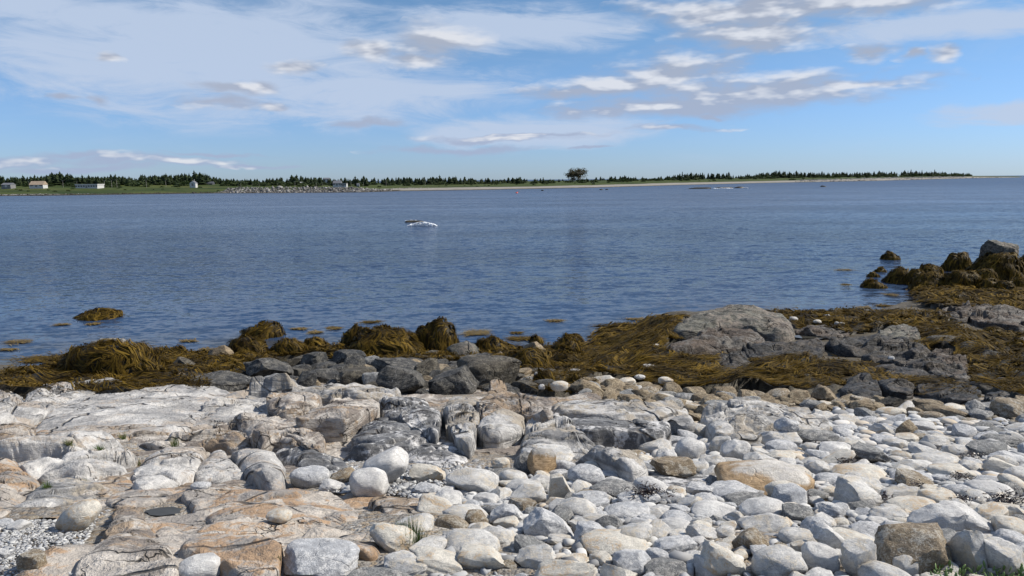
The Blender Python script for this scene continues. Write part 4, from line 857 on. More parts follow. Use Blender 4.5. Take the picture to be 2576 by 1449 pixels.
# ================================================================== LOOSE STONES OF THE BEACH
# enlarged piece, box, stone, shape, tilt, label
ST = [(ZB, (870, 570, 1222, 842), 'white', 'smooth', -32, 'white peanut shaped boulder leaning at the foot of the slate shelf'), (ZB, (798, 708, 1078, 912), 'white', 'smooth', 0, 'round white boulder with a tan cheek beside the peanut shaped one'),
      (ZB, (392, 703, 672, 838), 'blue', 'smooth', 0, 'smooth blue grey loaf of stone by the rusty footed block'), (ZB, (662, 710, 862, 822), 'tan', 'round', 0, 'mottled tan stone between the blue grey loaf and the round white boulder'),
      (ZB, (592, 788, 768, 872), 'white', 'sub', 12, 'rough white stone in front of the mottled tan one'), (ZB, (1215, 685, 1476, 805), 'cream', 'block', 0, 'cream and blue squared block at the edge of the gravel hollow'),
      (ZB, (1240, 810, 1472, 898), 'blue', 'sub', 0, 'flat blue grey stone below the cream squared block'), (ZB, (1363, 868, 1592, 1018), 'white', 'sub', 0, 'white marbled stone on the flat brown slab'),
      (ZB, (1640, 884, 1852, 982), 'white', 'round', 0, 'plump white stone in the gravel hollow'), (ZB, (928, 1088, 1275, 1315), 'cream', 'sub', 34, 'big cream boulder tapering upward beside the rush tuft'),
      (ZB, (320, 1238, 898, 1470), 'blue', 'sub', 0, 'largest blue grey boulder with a wrinkled top'), (ZB, (1443, 1153, 1862, 1318), 'pale', 'smooth', 6, 'big smooth pale loaf beyond the rush tuft'),
      (ZB, (1543, 1258, 1902, 1435), 'cream', 'block', 0, 'cream block with a rusty stain on its flat top'), (ZB, (1230, 1285, 1605, 1480), 'cream', 'sub', 24, 'sloping cream slab below the rush tuft'),
      (ZB, (1018, 1318, 1385, 1500), 'pale', 'sub', 0, 'pale cracked boulder beneath the big tapering one'), (ZA, (402, 925, 702, 1160), 'cream', 'smooth', -40, 'long cream boulder leaning on bedrock above the gravel'),
      (ZA, (116, 1283, 322, 1460), 'tan', 'block', 0, 'brown squared stone standing on the gravel'), (ZA, (1218, 1322, 1562, 1490), 'white', 'smooth', 0, 'white bun shaped boulder in front of the rusty shelf'),
      (ZA, (1553, 1383, 1692, 1470), 'blue', 'smooth', 0, 'pale blue stone next to the white bun shaped boulder'), (ZA, (1318, 798, 1464, 852), 'blue', 'smooth', 0, 'pale blue egg of stone lying on bedrock by a muddy puddle'),
      (ZA, (403, 1333, 574, 1404), 'blue', 'sub', 8, 'flat blue flake of stone on the gravel'), (ZA, (43, 1066, 224, 1155), 'white', 'round', 0, 'white flat stone at the back of the gravel patch'),
      (ZA, (-30, 1062, 112, 1125), 'blue', 'round', 0, 'blue grey flat stone behind a white one on the gravel'), (ZA, (-40, 1248, 68, 1345), 'blue', 'sub', 0, 'blue slab stone lying on the gravel'),
      (ZA, (180, 1030, 290, 1080), 'tan', 'sub', 0, 'small tan stone beside the narrow dark puddle'),
      (ZC, (385, 483, 832, 625), 'pale', 'smooth', 4, 'long grey whale shaped stone behind the rusty pyramid'), (ZC, (450, 488, 682, 716), 'twotone', 'ang', 0, 'rusty brown pyramid rock with a white crown'), (ZC, (343, 520, 505, 695), 'grey', 'ang', 0, 'grey brown rock leaning on the rusty pyramid'),
      (ZC, (178, 565, 330, 662), 'cream', 'sub', 0, 'cream wedge stone at the gravel edge by the pyramid'), (ZC, (652, 578, 824, 692), 'blue', 'round', 0, 'pale blue rounded stone right by the rusty pyramid'), (ZC, (748, 620, 1054, 785), 'blue', 'smooth', 10, 'pale blue pillow shaped boulder by the slate slab'),
      (ZC, (860, 600, 1120, 705), 'cream', 'sub', 0, 'cream low stone between ridge and pillow shaped boulder'), (ZC, (608, 683, 788, 895), 'cream', 'block', -6, 'upright cream block standing among the cobbles'), (ZC, (453, 680, 642, 784), 'white', 'sub', 0, 'white broken stone behind the upright block'),
      (ZC, (283, 733, 594, 865), 'pale', 'smooth', 10, 'long pale stone behind the marbled round one'), (ZC, (318, 768, 604, 935), 'pale', 'round', 0, 'round marbled grey and white boulder'), (ZC, (38, 828, 262, 935), 'white', 'smooth', 0, 'white rounded stone at the gravel edge'),
      (ZC, (908, 743, 1302, 876), 'grey', 'smooth', 14, 'grey log shaped stone pointing at black dry weed'), (ZC, (776, 813, 1084, 955), 'blue', 'ang', 0, 'blue grey faceted boulder below the log shaped stone'), (ZC, (678, 866, 990, 1038), 'pale', 'smooth', 18, 'grey and white loaf stone resting aslant'),
      (ZC, (1018, 918, 1392, 1034), 'blue', 'smooth', -6, 'blue grey cigar shaped stone'), (ZC, (1128, 823, 1392, 935), 'blue', 'sub', 18, 'blue grey slanted stone above the cigar shaped one'), (ZC, (1284, 833, 1464, 938), 'blue', 'ang', 0, 'blue grey stone in front of the black dry weed'),
      (ZC, (1453, 823, 1664, 910), 'white', 'sub', 0, 'white crystalline stone next to black dry weed'), (ZC, (1638, 748, 1872, 864), 'blue', 'sub', 0, 'blue ribbed stone beside the flat slate slab'), (ZC, (1788, 763, 2194, 875), 'blue', 'sub', 0, 'sky blue peaked boulder below the two tone one'),
      (ZC, (1868, 628, 2620, 845), 'twotone', 'smooth', 3, 'largest beach boulder, white above and rusty tan below'), (ZC, (1373, 558, 1725, 698), 'tan', 'ang', 0, 'rusty tan angular boulder on the slate slab'), (ZC, (1423, 508, 1584, 614), 'white', 'round', 0, 'white stone tucked behind the rusty tan angular boulder'),
      (ZC, (1560, 408, 1808, 590), 'white', 'smooth', 0, 'white rounded boulder at the end of the slate block'), (ZC, (1648, 298, 1834, 424), 'pale', 'round', 0, 'pale stone with a scooped hollow beside the outcrop'), (ZC, (1903, 428, 2134, 598), 'white', 'round', 0, 'white domed boulder among cobbles under the outcrop'),
      (ZC, (1813, 388, 1990, 550), 'pale', 'sub', -20, 'pale slanting boulder behind the white domed one'), (ZC, (1738, 538, 1954, 655), 'pale', 'round', 0, 'pale grey boulder next to the rusty tan angular one'), (ZC, (163, 923, 434, 1068), 'blue', 'block', 8, 'light blue squared boulder by the flat brown slab'),
      (ZC, (408, 955, 834, 1190), 'blue', 'ang', 26, 'big blue veined slab tilted among the cobbles'), (ZC, (778, 1058, 1094, 1225), 'blue', 'round', 0, 'blue grey furrowed boulder at the toe of the veined slab'), (ZC, (193, 1003, 414, 1115), 'cream', 'round', 0, 'cream domed stone below the light blue squared boulder'),
      (ZC, (1103, 1068, 1424, 1256), 'pale', 'round', 0, 'grey domed boulder with fine furrows'), (ZC, (838, 1148, 1384, 1306), 'cream', 'smooth', 8, 'long cream boulder like a loaf of bread'), (ZC, (913, 1278, 1114, 1396), 'cream', 'round', 0, 'cream fist shaped stone under the bread loaf boulder'),
      (ZC, (1088, 1263, 1424, 1470), 'blue', 'sub', 0, 'blue grey humped boulder with a dark foot'), (ZC, (1308, 1328, 1674, 1490), 'grey', 'sub', 0, 'grey flat boulder with a round pale spot'), (ZC, (1388, 1168, 1744, 1320), 'blue', 'block', 0, 'blue white squared boulder with rounded corners'),
      (ZC, (1738, 1178, 2104, 1470), 'cream', 'sub', 30, 'big cream boulder sloping like a ramp'), (ZC, (1698, 1288, 1984, 1480), 'white', 'ang', 20, 'white splintered boulder leaning on the ramp like one'), (ZC, (348, 1228, 684, 1428), 'pale', 'ang', 0, 'pale pyramid boulder with a broad base'),
      (ZC, (683, 1308, 934, 1410), 'cream', 'block', 0, 'cream brick of stone with a rusty patch'), (ZC, (1438, 1028, 1704, 1138), 'white', 'smooth', 0, 'white smooth stone above the blue white squared boulder'), (ZC, (1638, 1073, 1884, 1210), 'pale', 'sub', 0, 'pale cracked stone next to the white smooth one'),
      (ZC, (1828, 1078, 2034, 1190), 'pale', 'round', 0, 'pale stone touching the cracked one'), (ZC, (-20, 955, 170, 1100), 'tan', 'sub', 0, 'rust banded stone beside the light blue squared boulder'), (ZC, (50, 1090, 400, 1235), 'pale', 'sub', 10, 'pale rippled slab of stone behind the stained cream block'),
      (ZC, (1345, 920, 1620, 1010), 'pale', 'sub', 14, 'pale crested stone past the cigar shaped one'), (ZC, (1510, 915, 1720, 1020), 'blue', 'ang', 20, 'blue slaty wedge behind the pale crested stone'), (ZC, (1675, 920, 2050, 1035), 'white', 'smooth', 5, 'long white stone below the sky blue peaked boulder'),
      (ZD, (43, 878, 418, 1045), 'white', 'smooth', -4, 'broad white boulder below the largest one'), (ZD, (28, 980, 428, 1158), 'pale', 'round', 0, 'lilac grey boulder with a sunken top'), (ZD, (358, 918, 638, 1070), 'grey', 'round', 8, 'dark greenish grey boulder veined with white'),
      (ZD, (626, 898, 868, 1035), 'blue', 'sub', 16, 'blue grey boulder beside the dark greenish one'), (ZD, (828, 693, 1124, 870), 'pale', 'ang', 0, 'pale grey cone shaped boulder on gravel'), (ZD, (733, 633, 1168, 750), 'cream', 'smooth', 0, 'long yellowish boulder behind the cone shaped one'),
      (ZD, (612, 688, 888, 775), 'blue', 'smooth', 0, 'blue grey bean shaped stone behind the cone'), (ZD, (1168, 672, 1504, 765), 'blue', 'smooth', 0, 'low blue white stone past the cone'), (ZD, (1443, 608, 1804, 736), 'cream', 'round', 6, 'broad cream boulder with lichen specks'),
      (ZD, (1598, 768, 1814, 876), 'blue', 'smooth', 0, 'shiny light blue round stone by dry weed'), (ZD, (1758, 745, 2090, 880), 'white', 'smooth', 0, 'white dome shaped boulder by dry weed'), (ZD, (1393, 812, 1704, 945), 'cream', 'smooth', 16, 'cream boulder sloping beside the shiny blue stone'),
      (ZD, (1158, 878, 1544, 985), 'cream', 'smooth', -3, 'long cream stone behind the brown squared boulder'), (ZD, (1018, 958, 1330, 1078), 'pale', 'sub', 0, 'pale wrinkled stone touching the brown squared boulder'), (ZD, (853, 1055, 1174, 1188), 'blue', 'smooth', -6, 'pale blue green loaf of stone'),
      (ZD, (998, 1013, 1194, 1092), 'white', 'smooth', 10, 'bright white stone between loaf and wrinkled stone'), (ZD, (1070, 1095, 1680, 1460), 'tan', 'block', 0, 'brown squared boulder, broad and rust stained'), (ZD, (1300, 915, 1760, 1180), 'white', 'block', -8, 'white squared block resting behind the brown squared boulder'), (ZD, (1625, 1075, 1960, 1440), 'pale', 'ang', 24, 'pale rough slab leaning against the brown squared boulder'),
      (ZD, (1880, 1190, 2230, 1490), 'pale', 'ang', 28, 'broken pale boulder with layered grey edge'), (ZD, (1500, 915, 1960, 1180), 'white', 'sub', 26, 'white sloping boulder behind the leaning rough slab'), (ZD, (1940, 1110, 2240, 1260), 'blue', 'smooth', 20, 'lilac stone behind the broken pale boulder'),
      (ZD, (1945, 1005, 2250, 1200), 'cream', 'smooth', 8, 'smooth buff boulder behind grass blades'), (ZD, (798, 1185, 1079, 1480), 'pale', 'block', 0, 'tall grey block stone next to the brown squared boulder'), (ZD, (503, 1198, 800, 1428), 'white', 'round', 0, 'white faceted round boulder near the tall grey block'),
      (ZD, (118, 1238, 550, 1510), 'pale', 'smooth', 0, 'big pale round boulder with swirling lines'), (ZD, (583, 1053, 866, 1300), 'white', 'sub', 38, 'white ribbed boulder lying aslant on the others'), (ZD, (508, 1020, 740, 1150), 'blue', 'sub', 0, 'pale aqua stone under the white ribbed boulder'),
      (ZD, (328, 1106, 644, 1248), 'pale', 'smooth', 4, 'lilac grey pillow stone above the big swirled boulder'), (ZD, (-10, 1106, 270, 1290), 'tan', 'round', 0, 'golden tan rounded boulder'), (ZD, (428, 1186, 576, 1296), 'cream', 'block', 0, 'buff little block between pillow stone and white faceted boulder'),
      (ZD, (275, 1200, 430, 1290), 'tan', 'round', 0, 'orange brown stone under the lilac pillow stone'), (ZD, (1188, 1286, 1394, 1480), 'pale', 'smooth', 0, 'pale pear shaped stone in front of the brown squared boulder'), (ZD, (1403, 1285, 1566, 1440), 'pale', 'smooth', 0, 'greenish white egg stone by the pear shaped one'),
      (ZD, (1503, 1335, 1698, 1470), 'pale', 'smooth', 0, 'greenish white stone above the succulent plant'), (ZD, (868, 456, 1184, 618), 'grey', 'ang', 8, 'grey angular rock with a yellow broken face'), (ZD, (1348, 533, 1720, 630), 'pale', 'smooth', -3, 'long grey boulder like a rolling pin'),
      (ZD, (1923, 543, 2140, 676), 'pale', 'smooth', 0, 'round grey boulder past the long rolling pin one'), (ZD, (2033, 635, 2260, 780), 'pale', 'smooth', 0, 'big rounded lilac white boulder beyond the dry weed'), (ZD, (228, 436, 484, 530), 'blue', 'smooth', 0, 'sky blue oval stone with a dry weed sprig'),
      (ZD, (183, 362, 494, 490), 'pale', 'round', 0, 'grey furrowed boulder behind the sky blue oval one'), (ZD, (420, 338, 774, 480), 'grey', 'sub', 6, 'grey flat layered boulder below the outcrop'), (ZD, (508, 448, 664, 535), 'pale', 'smooth', 0, 'lilac egg stone under the flat layered boulder'),
      (ZD, (68, 526, 324, 645), 'pale', 'round', 0, 'broad pale stone behind the largest beach boulder'), (ZD, (628, 455, 914, 558), 'white', 'sub', 4, 'white stone with an orange streak'), (ZD, (778, 412, 994, 496), 'pale', 'smooth', 0, 'pale low stone behind the orange streaked one'),
      (ZD, (1118, 412, 1324, 510), 'pale', 'round', 0, 'pale domed stone behind the yellow faced rock'), (ZD, (1203, 280, 1405, 418), 'brown', 'ang', -14, 'brown jagged rock jutting above the cobbles'), (ZD, (1415, 393, 1624, 498), 'pale', 'sub', 0, 'grey cracked stone past the jagged rock'),
      (ZD, (1583, 466, 1789, 566), 'pale', 'smooth', 0, 'lilac white rounded stone near dry weed'), (ZD, (1738, 436, 2064, 575), 'grey', 'round', 0, 'grey boulder with black streaks'), (ZD, (1878, 386, 2174, 500), 'grey', 'sub', -10, 'grey wedge boulder behind the black streaked one'),
      (ZD, (240, 516, 486, 612), 'cream', 'sub', 0, 'cream wrinkled stone before the sky blue oval one'), (ZD, (528, 580, 724, 710), 'pale', 'round', 0, 'pale grey stone with a tan foot'), (ZD, (340, 600, 620, 790), 'pale', 'sub', 34, 'pale boulder leaning behind the largest one'),
      (ZD, (230, 740, 505, 900), 'cream', 'round', 0, 'cream bulging stone at the end of the largest boulder'), (ZD, (630, 775, 830, 870), 'cream', 'sub', 0, 'cream pitted stone on the gravel near the cone'), (ZD, (735, 1018, 880, 1092), 'cream', 'smooth', 0, 'small buff oval stone behind the white ribbed boulder'),
      (ZD, (300, 252, 490, 366), 'blue', 'round', 0, 'round blue grey stone resting on the outcrop')]
LIFTS = {'round blue grey stone resting on the outcrop': 'hit', 'rusty tan angular boulder on the slate slab': 'hit', 'pale blue egg of stone lying on bedrock by a muddy puddle': 'hit', 'white marbled stone on the flat brown slab': 'hit',
         'long cream boulder leaning on bedrock above the gravel': 0}
nst = 0
for Z, bb, mt, stl, tl, lb in ST:
    big = bb[2] - bb[0] > 200
    rock('beach_stone', Z, bb, M[mt], lb, 'stone', None, stl, depth=.85 if stl != 'block' else .7, tilt=tl, yaw=random.uniform(-20, 20) if not tl else 0, lift=LIFTS.get(lb, 0), sub=4, sink=.10); nst += 1
rock('beach_stone', ZA, (1838, 992, 2028, 1083), M['cream'], 'buff oval pebble resting on the tan shelf', 'stone', None, 'smooth', lift='hit', sink=.05)

# shared shapes for the countless rest
POOL = {}
for stl, n in (('round', 9), ('smooth', 6), ('sub', 12), ('ang', 9)):
    for k in range(n):
        V, F = unit_rock(900 + k * 7 + len(stl), 4 if k % 2 else 3, stl); me = mk('beach_stone', V, F, M['pale'], sharp=34 if stl in ('sub', 'ang') else 0).data
        POOL.setdefault(stl, []).append(me)
for o in [o for o in COL.objects if o.name.startswith('beach_stone') and 'label' not in o]: bpy.data.objects.remove(o)
PALE = np.array([ground(*p)[:2] for p in [(930, 1520), (1000, 1440), (1040, 1330), (1080, 1250), (1180, 1240), (1250, 1195), (1500, 1195), (1640, 1100), (1730, 1065), (1960, 1085), (2120, 1030), (2350, 1062), (2700, 1066), (2800, 1560)]])
BROWN = np.array([ground(*p)[:2] for p in [(1290, 975), (1400, 945), (1500, 955), (1640, 985), (1760, 995), (1900, 1000), (2080, 1010), (2200, 1015), (2400, 1035), (2620, 1040), (2720, 1080), (2350, 1078), (2120, 1045), (2000, 1020), (1760, 1062), (1660, 1055), (1560, 1020), (1400, 990)]])
def on_ledge(x, y):
    r_ = np.zeros(len(x), bool)
    for P in LEDGES: r_ |= inside(P, x, y)
    return r_
def fill(region, sizes, seed, gap=.80):
    r_ = np.random.default_rng(seed); lo, hi = region.min(0), region.max(0); out = []
    occ = np.array(OCC)
    for rad, n in sizes:
        xy = r_.uniform(lo, hi, (n * 14, 2)); xy = xy[inside(region, xy[:, 0], xy[:, 1])]; xy = xy[~on_ledge(xy[:, 0], xy[:, 1])]
        c = 0
        for x, y in xy:
            if c >= n: break
            rr = rad * r_.uniform(.8, 1.25)
            if ((occ[:, 0] - x) ** 2 + (occ[:, 1] - y) ** 2 < ((occ[:, 2] + rr) * gap) ** 2).any(): continue
            occ = np.vstack([occ, (x, y, rr)]); out.append((x, y, rr)); c += 1
    return out, occ
fp, occ = fill(PALE, [(.115, 45), (.09, 110), (.065, 220), (.048, 380), (.034, 700)], 21, .9)
OCC[:] = [tuple(o) for o in occ]
DARKB = np.array([ground(*p)[:2] for p in [(420, 985), (600, 930), (900, 900), (1250, 900), (1450, 960), (1330, 1000), (1200, 985), (900, 985), (640, 975)]])
LEDGES_KEEP = list(LEDGES); LEDGES[:] = [P for P in LEDGES if len(P) < 15]
fd, occ = fill(DARKB, [(.22, 40), (.16, 80), (.11, 150)], 24); OCC[:] = [tuple(o) for o in occ]
LEDGES[:] = LEDGES_KEEP
fb, occ = fill(BROWN, [(.17, 40), (.13, 120), (.10, 220), (.075, 400)], 22, .86)
OCC[:] = [tuple(o) for o in occ]
WORD = {'pale': 'pale grey', 'white': 'chalk white', 'blue': 'blue grey', 'cream': 'cream', 'tan': 'rusty tan', 'brown': 'dull brown', 'grey': 'mid grey', 'dark': 'charcoal', 'darkbrown': 'dark brown'}
SHAPE = {'round': 'rounded', 'smooth': 'egg smooth', 'sub': 'knobbly', 'ang': 'sharp edged'}
NOUN = ('boulder', 'stone', 'rock', 'block', 'slab', 'loaf', 'egg', 'flake', 'brick', 'wedge', 'pebble')
def short(l):
    w = l.replace(',', '').split()
    for i, x in enumerate(w):
        if x in NOUN: return ' '.join(w[:i + 1])
    return ' '.join(w[:4])
NAMED = [(o.location.x, o.location.y, short(o['label'])) for o in COL.objects if o.name.startswith(('beach_stone', 'boulder')) and 'label' in o]
NXY = np.array([n[:2] for n in NAMED])
def near(x, y): return NAMED[int(((NXY - (x, y)) ** 2).sum(1).argmin())][2]
def scatter(items, mats, limit, name, where, group, flatk, seed):
    r_ = np.random.default_rng(seed); vis = []; seen = {}
    for (x, y, rr) in items:
        u, v = proj((x, y, float(G(x, y)))); vis.append(rr / y if -40 < u < 2616 and v < 1620 else 0)
    order = np.argsort(vis)[::-1]; VS, FS, TS = [], [], []; nv = 0
    for rank, i in enumerate(order):
        x, y, rr = items[i]; mt = r_.choice([m for m, _ in mats], p=[w for _, w in mats]); stl = r_.choice(['round', 'smooth', 'sub', 'ang'], p=[.24, .08, .36, .32])
        me = POOL[stl][r_.integers(len(POOL[stl]))]; g = float(G(x, y))
        s = np.array([rr * r_.uniform(1.05, 1.45), rr * r_.uniform(.75, 1.0), rr * r_.uniform(*flatk)]); rz = r_.uniform(0, 6.28); tx, ty = r_.normal(0, .14, 2)
        z = g + s[2] * r_.uniform(.45, .75)
        if rank < limit and vis[i] > 0:
            o = bpy.data.objects.new(name, me); COL.objects.link(o); o.location = (x, y, z); o.rotation_euler = (tx, ty, rz); o.scale = s
            o.material_slots[0].link = 'OBJECT'; o.material_slots[0].material = M[mt]
            nb = near(x, y); lb = f'{WORD[mt]} {SHAPE[stl]} {where} next to the {nb}'; seen[lb] = seen.get(lb, 0) + 1
            tag(o, lb, 'stone', f'{WORD[mt]} {SHAPE[stl]} {group}')
        else:
            V, F = ICO[2]; V = V * (1 + .14 * perlin(V * 1.3, r_.integers(90)))[:, None]; V = np.sign(V) * np.abs(V) ** .85
            V = rot_z(V * s, rz) + (x, y, z); VS.append(V); FS.append(F + nv); nv += len(V); TS.append(np.full(len(V), r_.uniform(0, 1)))
    return np.concatenate(VS) if VS else np.zeros((0, 3)), (np.concatenate(FS) if FS else np.zeros((0, 3), int)), (np.concatenate(TS) if TS else np.zeros(0))
M['pebpale'] = attr_mat('pale_pebbles', [(0, (.20, .20, .20)), (.25, (.33, .335, .345)), (.5, (.44, .44, .43)), (.8, (.54, .53, .51)), (1, (.42, .34, .24))], .8, 0, .25, 9)
M['riprap'] = attr_mat('breakwater_stone', [(0, (.06, .058, .055)), (.5, (.15, .145, .14)), (1, (.34, .33, .315))], .85, 0, .2, .5)
M['pebbrown'] = attr_mat('brown_pebbles', [(0, (.12, .105, .08)), (.5, (.22, .185, .135)), (.9, (.30, .27, .21)), (1, (.42, .40, .36))], .75, 0, .25, 7)
V1, F1, T1 = scatter(fp, [('pale', .35), ('white', .11), ('blue', .22), ('cream', .14), ('tan', .06), ('grey', .12)], 290, 'beach_cobble', 'cobble', 'cobbles of the upper beach', (.38, .66), 41)
V2, F2, T2 = scatter(fb, [('brown', .62), ('grey', .14), ('tan', .12), ('cream', .09), ('pale', .03)], 290, 'tidal_cobble', 'damp cobble', 'cobbles of the damp band', (.42, .68), 42)
V3, F3, T3 = scatter(fd, [('dark', .5), ('darkbrown', .35), ('brown', .15)], 200, 'tide_line_rock', 'rock', 'rocks along the tide line', (.45, .75), 43)
if len(V1): struct(mk('small_cobbles', V1, F1, M['pebpale'], attrs=T1), 'stuff')
if len(V2): struct(mk('small_tidal_cobbles', V2, F2, M['pebbrown'], attrs=T2), 'stuff')
# gravel: tens of thousands of pebbles filling every gap
def gravel(name, region, n, rad, mat, seed, excl=True):
    r_ = np.random.default_rng(seed); lo, hi = region.min(0), region.max(0); xy = r_.uniform(lo, hi, (n, 2)); xy = xy[inside(region, xy[:, 0], xy[:, 1])]
    if excl: xy = xy[~on_ledge(xy[:, 0], xy[:, 1])]
    V, F = ICO[1]; n = len(xy); s = rad * np.exp(np.clip(r_.normal(0, .45, n), -1.2, .75)); a = r_.uniform(0, 6.28, n)
    k = 1 + .22 * r_.normal(size=(12, len(V)))
    P = V[None] * np.clip(k[r_.integers(0, 12, n)], .6, 1.4)[..., None] * (s[:, None] * np.stack([r_.uniform(1, 1.6, n), r_.uniform(.7, 1, n), r_.uniform(.4, .75, n)], 1))[:, None, :]
    c, sn = np.cos(a)[:, None], np.sin(a)[:, None]; X = P[..., 0] * c - P[..., 1] * sn; Y = P[..., 0] * sn + P[..., 1] * c
    P = np.stack([X + xy[:, :1], Y + xy[:, 1:], P[..., 2] + (G(xy[:, 0], xy[:, 1]) + s * .2 + .012)[:, None]], -1).reshape(-1, 3)
    F = (F[None] + np.arange(n)[:, None, None] * len(V)).reshape(-1, 3)
    struct(mk(name, P, F, mat, attrs=np.repeat(r_.uniform(0, .75, n) ** 1.6, len(V)), smooth=False), 'stuff')
HOLL = np.array([ground(*p)[:2] for p in [ZB(640, 700), ZB(900, 640), ZB(1600, 660), ZB(2000, 700), ZB(2050, 950), ZB(1600, 1000), ZB(1200, 920), ZB(900, 920), ZB(600, 870)]])
LEFT = np.array([ground(*p)[:2] for p in [ZA(-200, 1000), ZA(300, 1000), ZA(560, 960), ZA(800, 1000), ZA(760, 1200), ZA(600, 1500), ZA(-300, 1520)]])
gravel('gravel', HOLL, 6000, .009, M['pebpale'], 51); gravel('gravel', LEFT, 13000, .0055, M['pebpale'], 52)
gravel('gravel', LEFT, 500, .009, M['pebpale'], 57); gravel('gravel', HOLL, 350, .02, M['pebpale'], 58)
gravel('gravel', PALE, 13000, .019, M['pebpale'], 53); gravel('gravel', BROWN, 4500, .03, M['pebbrown'], 54)
# white pebbles lying on the weed slope
WP = np.random.default_rng(5)
for k, (Z, bx) in enumerate([(ZF, (2085, 530, 2170, 565)), (ZF, (1935, 625, 2075, 695)), (ZF, (1805, 555, 1885, 605)), (ZF, (1840, 650, 1895, 690)), (ZG, (2380, 350, 2460, 385)), (ZG, (2270, 305, 2310, 335)), (ZH, (515, 725, 555, 752)), (ZH, (555, 728, 598, 755)), (ZH, (425, 670, 490, 705)),
                             (ZH, (925, 985, 975, 1025)), (ZG, (830, 585, 900, 612)), (ZG, (725, 780, 860, 830)), (ZG, (650, 885, 760, 925)), (ZG, (880, 905, 1030, 965)), (ZG, (2140, 320, 2235, 372)), (ZG, (2470, 300, 2560, 350))]):
    rock('pale_pebble', Z, bx, M[['white', 'cream', 'pale'][k % 3]], 'pale stone lying loose on dark rockweed', 'stone', 'pale stones loose on the rockweed', 'smooth', lift=.14, sub=3, sink=.25)

# ================================================================== FAR SHORE: houses, poles, riprap, trees
def spruce_mesh(seed, thin):
    r_ = np.random.default_rng(seed); V, F, T = [], [], []
    nl = 15
    for k in range(nl):
        f = k / (nl - 1); z = .04 + .94 * f; rad = (.33 if not thin else .22) * (1 - f) ** .8 * r_.uniform(.6, 1.25) + .012
        nb = 7 if f < .7 else 5
        for b in range(nb):
            if r_.uniform() < (.12 if not thin else .35): continue
            a = 6.283 * (b + r_.uniform(0, 1)) / nb; rr = rad * r_.uniform(.55, 1.25); w = rr * .42 + .01
            ca, sa = math.cos(a), math.sin(a); i = len(V); dz = r_.uniform(.02, .09)
            V += [(0, 0, z + .05), (ca * rr * .55 - sa * w, sa * rr * .55 + ca * w, z - dz * .3), (ca * rr, sa * rr, z - dz), (ca * rr * .55 + sa * w, sa * rr * .55 - ca * w, z - dz * .3), (ca * rr * .5, sa * rr * .5, z - dz - .05)]
            F += [(i, i + 1, i + 2), (i, i + 2, i + 3), (i + 1, i + 4, i + 2), (i + 2, i + 4, i + 3)]; T += [r_.uniform(0, .8)] * 5
    i = len(V); V += [(.015, 0, .9), (-.01, .012, .9), (-.01, -.012, .9), (0, 0, 1.0)]; F += [(i, i + 1, i + 3), (i + 1, i + 2, i + 3), (i + 2, i, i + 3)]; T += [.3] * 4
    return np.array(V), F, T
def trunk_mesh(h=1.0, r0=.03, r1=.006):
    V = [(r_ * math.cos(a), r_ * math.sin(a), z) for z, r_ in ((-.05, r0), (h * .9, r1)) for a in np.linspace(0, 6.283, 6, endpoint=False)]
    return V, [(i, (i + 1) % 6, (i + 1) % 6 + 6, i + 6) for i in range(6)]
SPR = []
for k in range(9):
    V, F, T = spruce_mesh(60 + k, k >= 6); c = mk('crown', V, F, M['leaf'], smooth=False, attrs=T); t = mk('trunk', *trunk_mesh(), M['bark'])
    SPR.append((c.data, t.data)); bpy.data.objects.remove(c); bpy.data.objects.remove(t)
def spruce(p, h, kind, label, group, wide=1.0):
    root = empty('spruce_tree', p); tag(root, label, 'tree', group)
    for nm, me in (('crown', SPR[kind][0]), ('trunk', SPR[kind][1])):
        o = bpy.data.objects.new(nm, me); COL.objects.link(o); o.parent = root; o.scale = (h * wide, h * wide, h); o.rotation_euler = (0, 0, random.uniform(0, 6.28))
TOP = np.array([(-500, 444), (-100, 444), (0, 446), (60, 448), (95, 447), (130, 440), (160, 439), (190, 446), (260, 447), (300, 444), (345, 448), (400, 441), (440, 443), (505, 435), (530, 444), (560, 451), (650, 453), (700, 449), (745, 442), (780, 448), (830, 452), (930, 450), (1060, 448), (1150, 448), (1250, 455),
                (1290, 448), (1400, 453), (1500, 446), (1560, 444), (1640, 449), (1700, 442), (1780, 437), (1850, 443), (1900, 441), (1950, 433), (2000, 437), (2060, 438), (2200, 436), (2300, 434), (2380, 436), (2430, 440), (2445, 442)], float)
r_ = np.random.default_rng(77)
ZONES = [(-120, 70, 30, 'dark spruce in the wood behind the tan roofed house'), (70, 200, 34, 'dark spruce in the wood behind the tan roofed house'), (200, 470, 62, 'dark spruce in the wood behind the long low bungalow'), (470, 560, 18, 'tall spruce in the clump by the white gabled house'),
         (560, 720, 22, 'small spruce behind the boulder breakwater'), (720, 800, 18, 'spruce in the tall clump behind the boulder breakwater'), (800, 1000, 34, 'spruce in the low wood by the grey roofed house'), (1000, 1260, 52, 'spruce in the low wood behind the sandy cove'),
         (1260, 1420, 18, 'scattered spruce near the big bare limbed tree'), (1475, 1700, 26, 'scattered spruce between the big bare limbed tree and the headland'), (1700, 1930, 40, 'ragged spruce where the headland begins'), (1930, 2445, 110, 'ragged wind bent spruce on the outer headland')]
WOOD = [[], [], []]; wn = 0
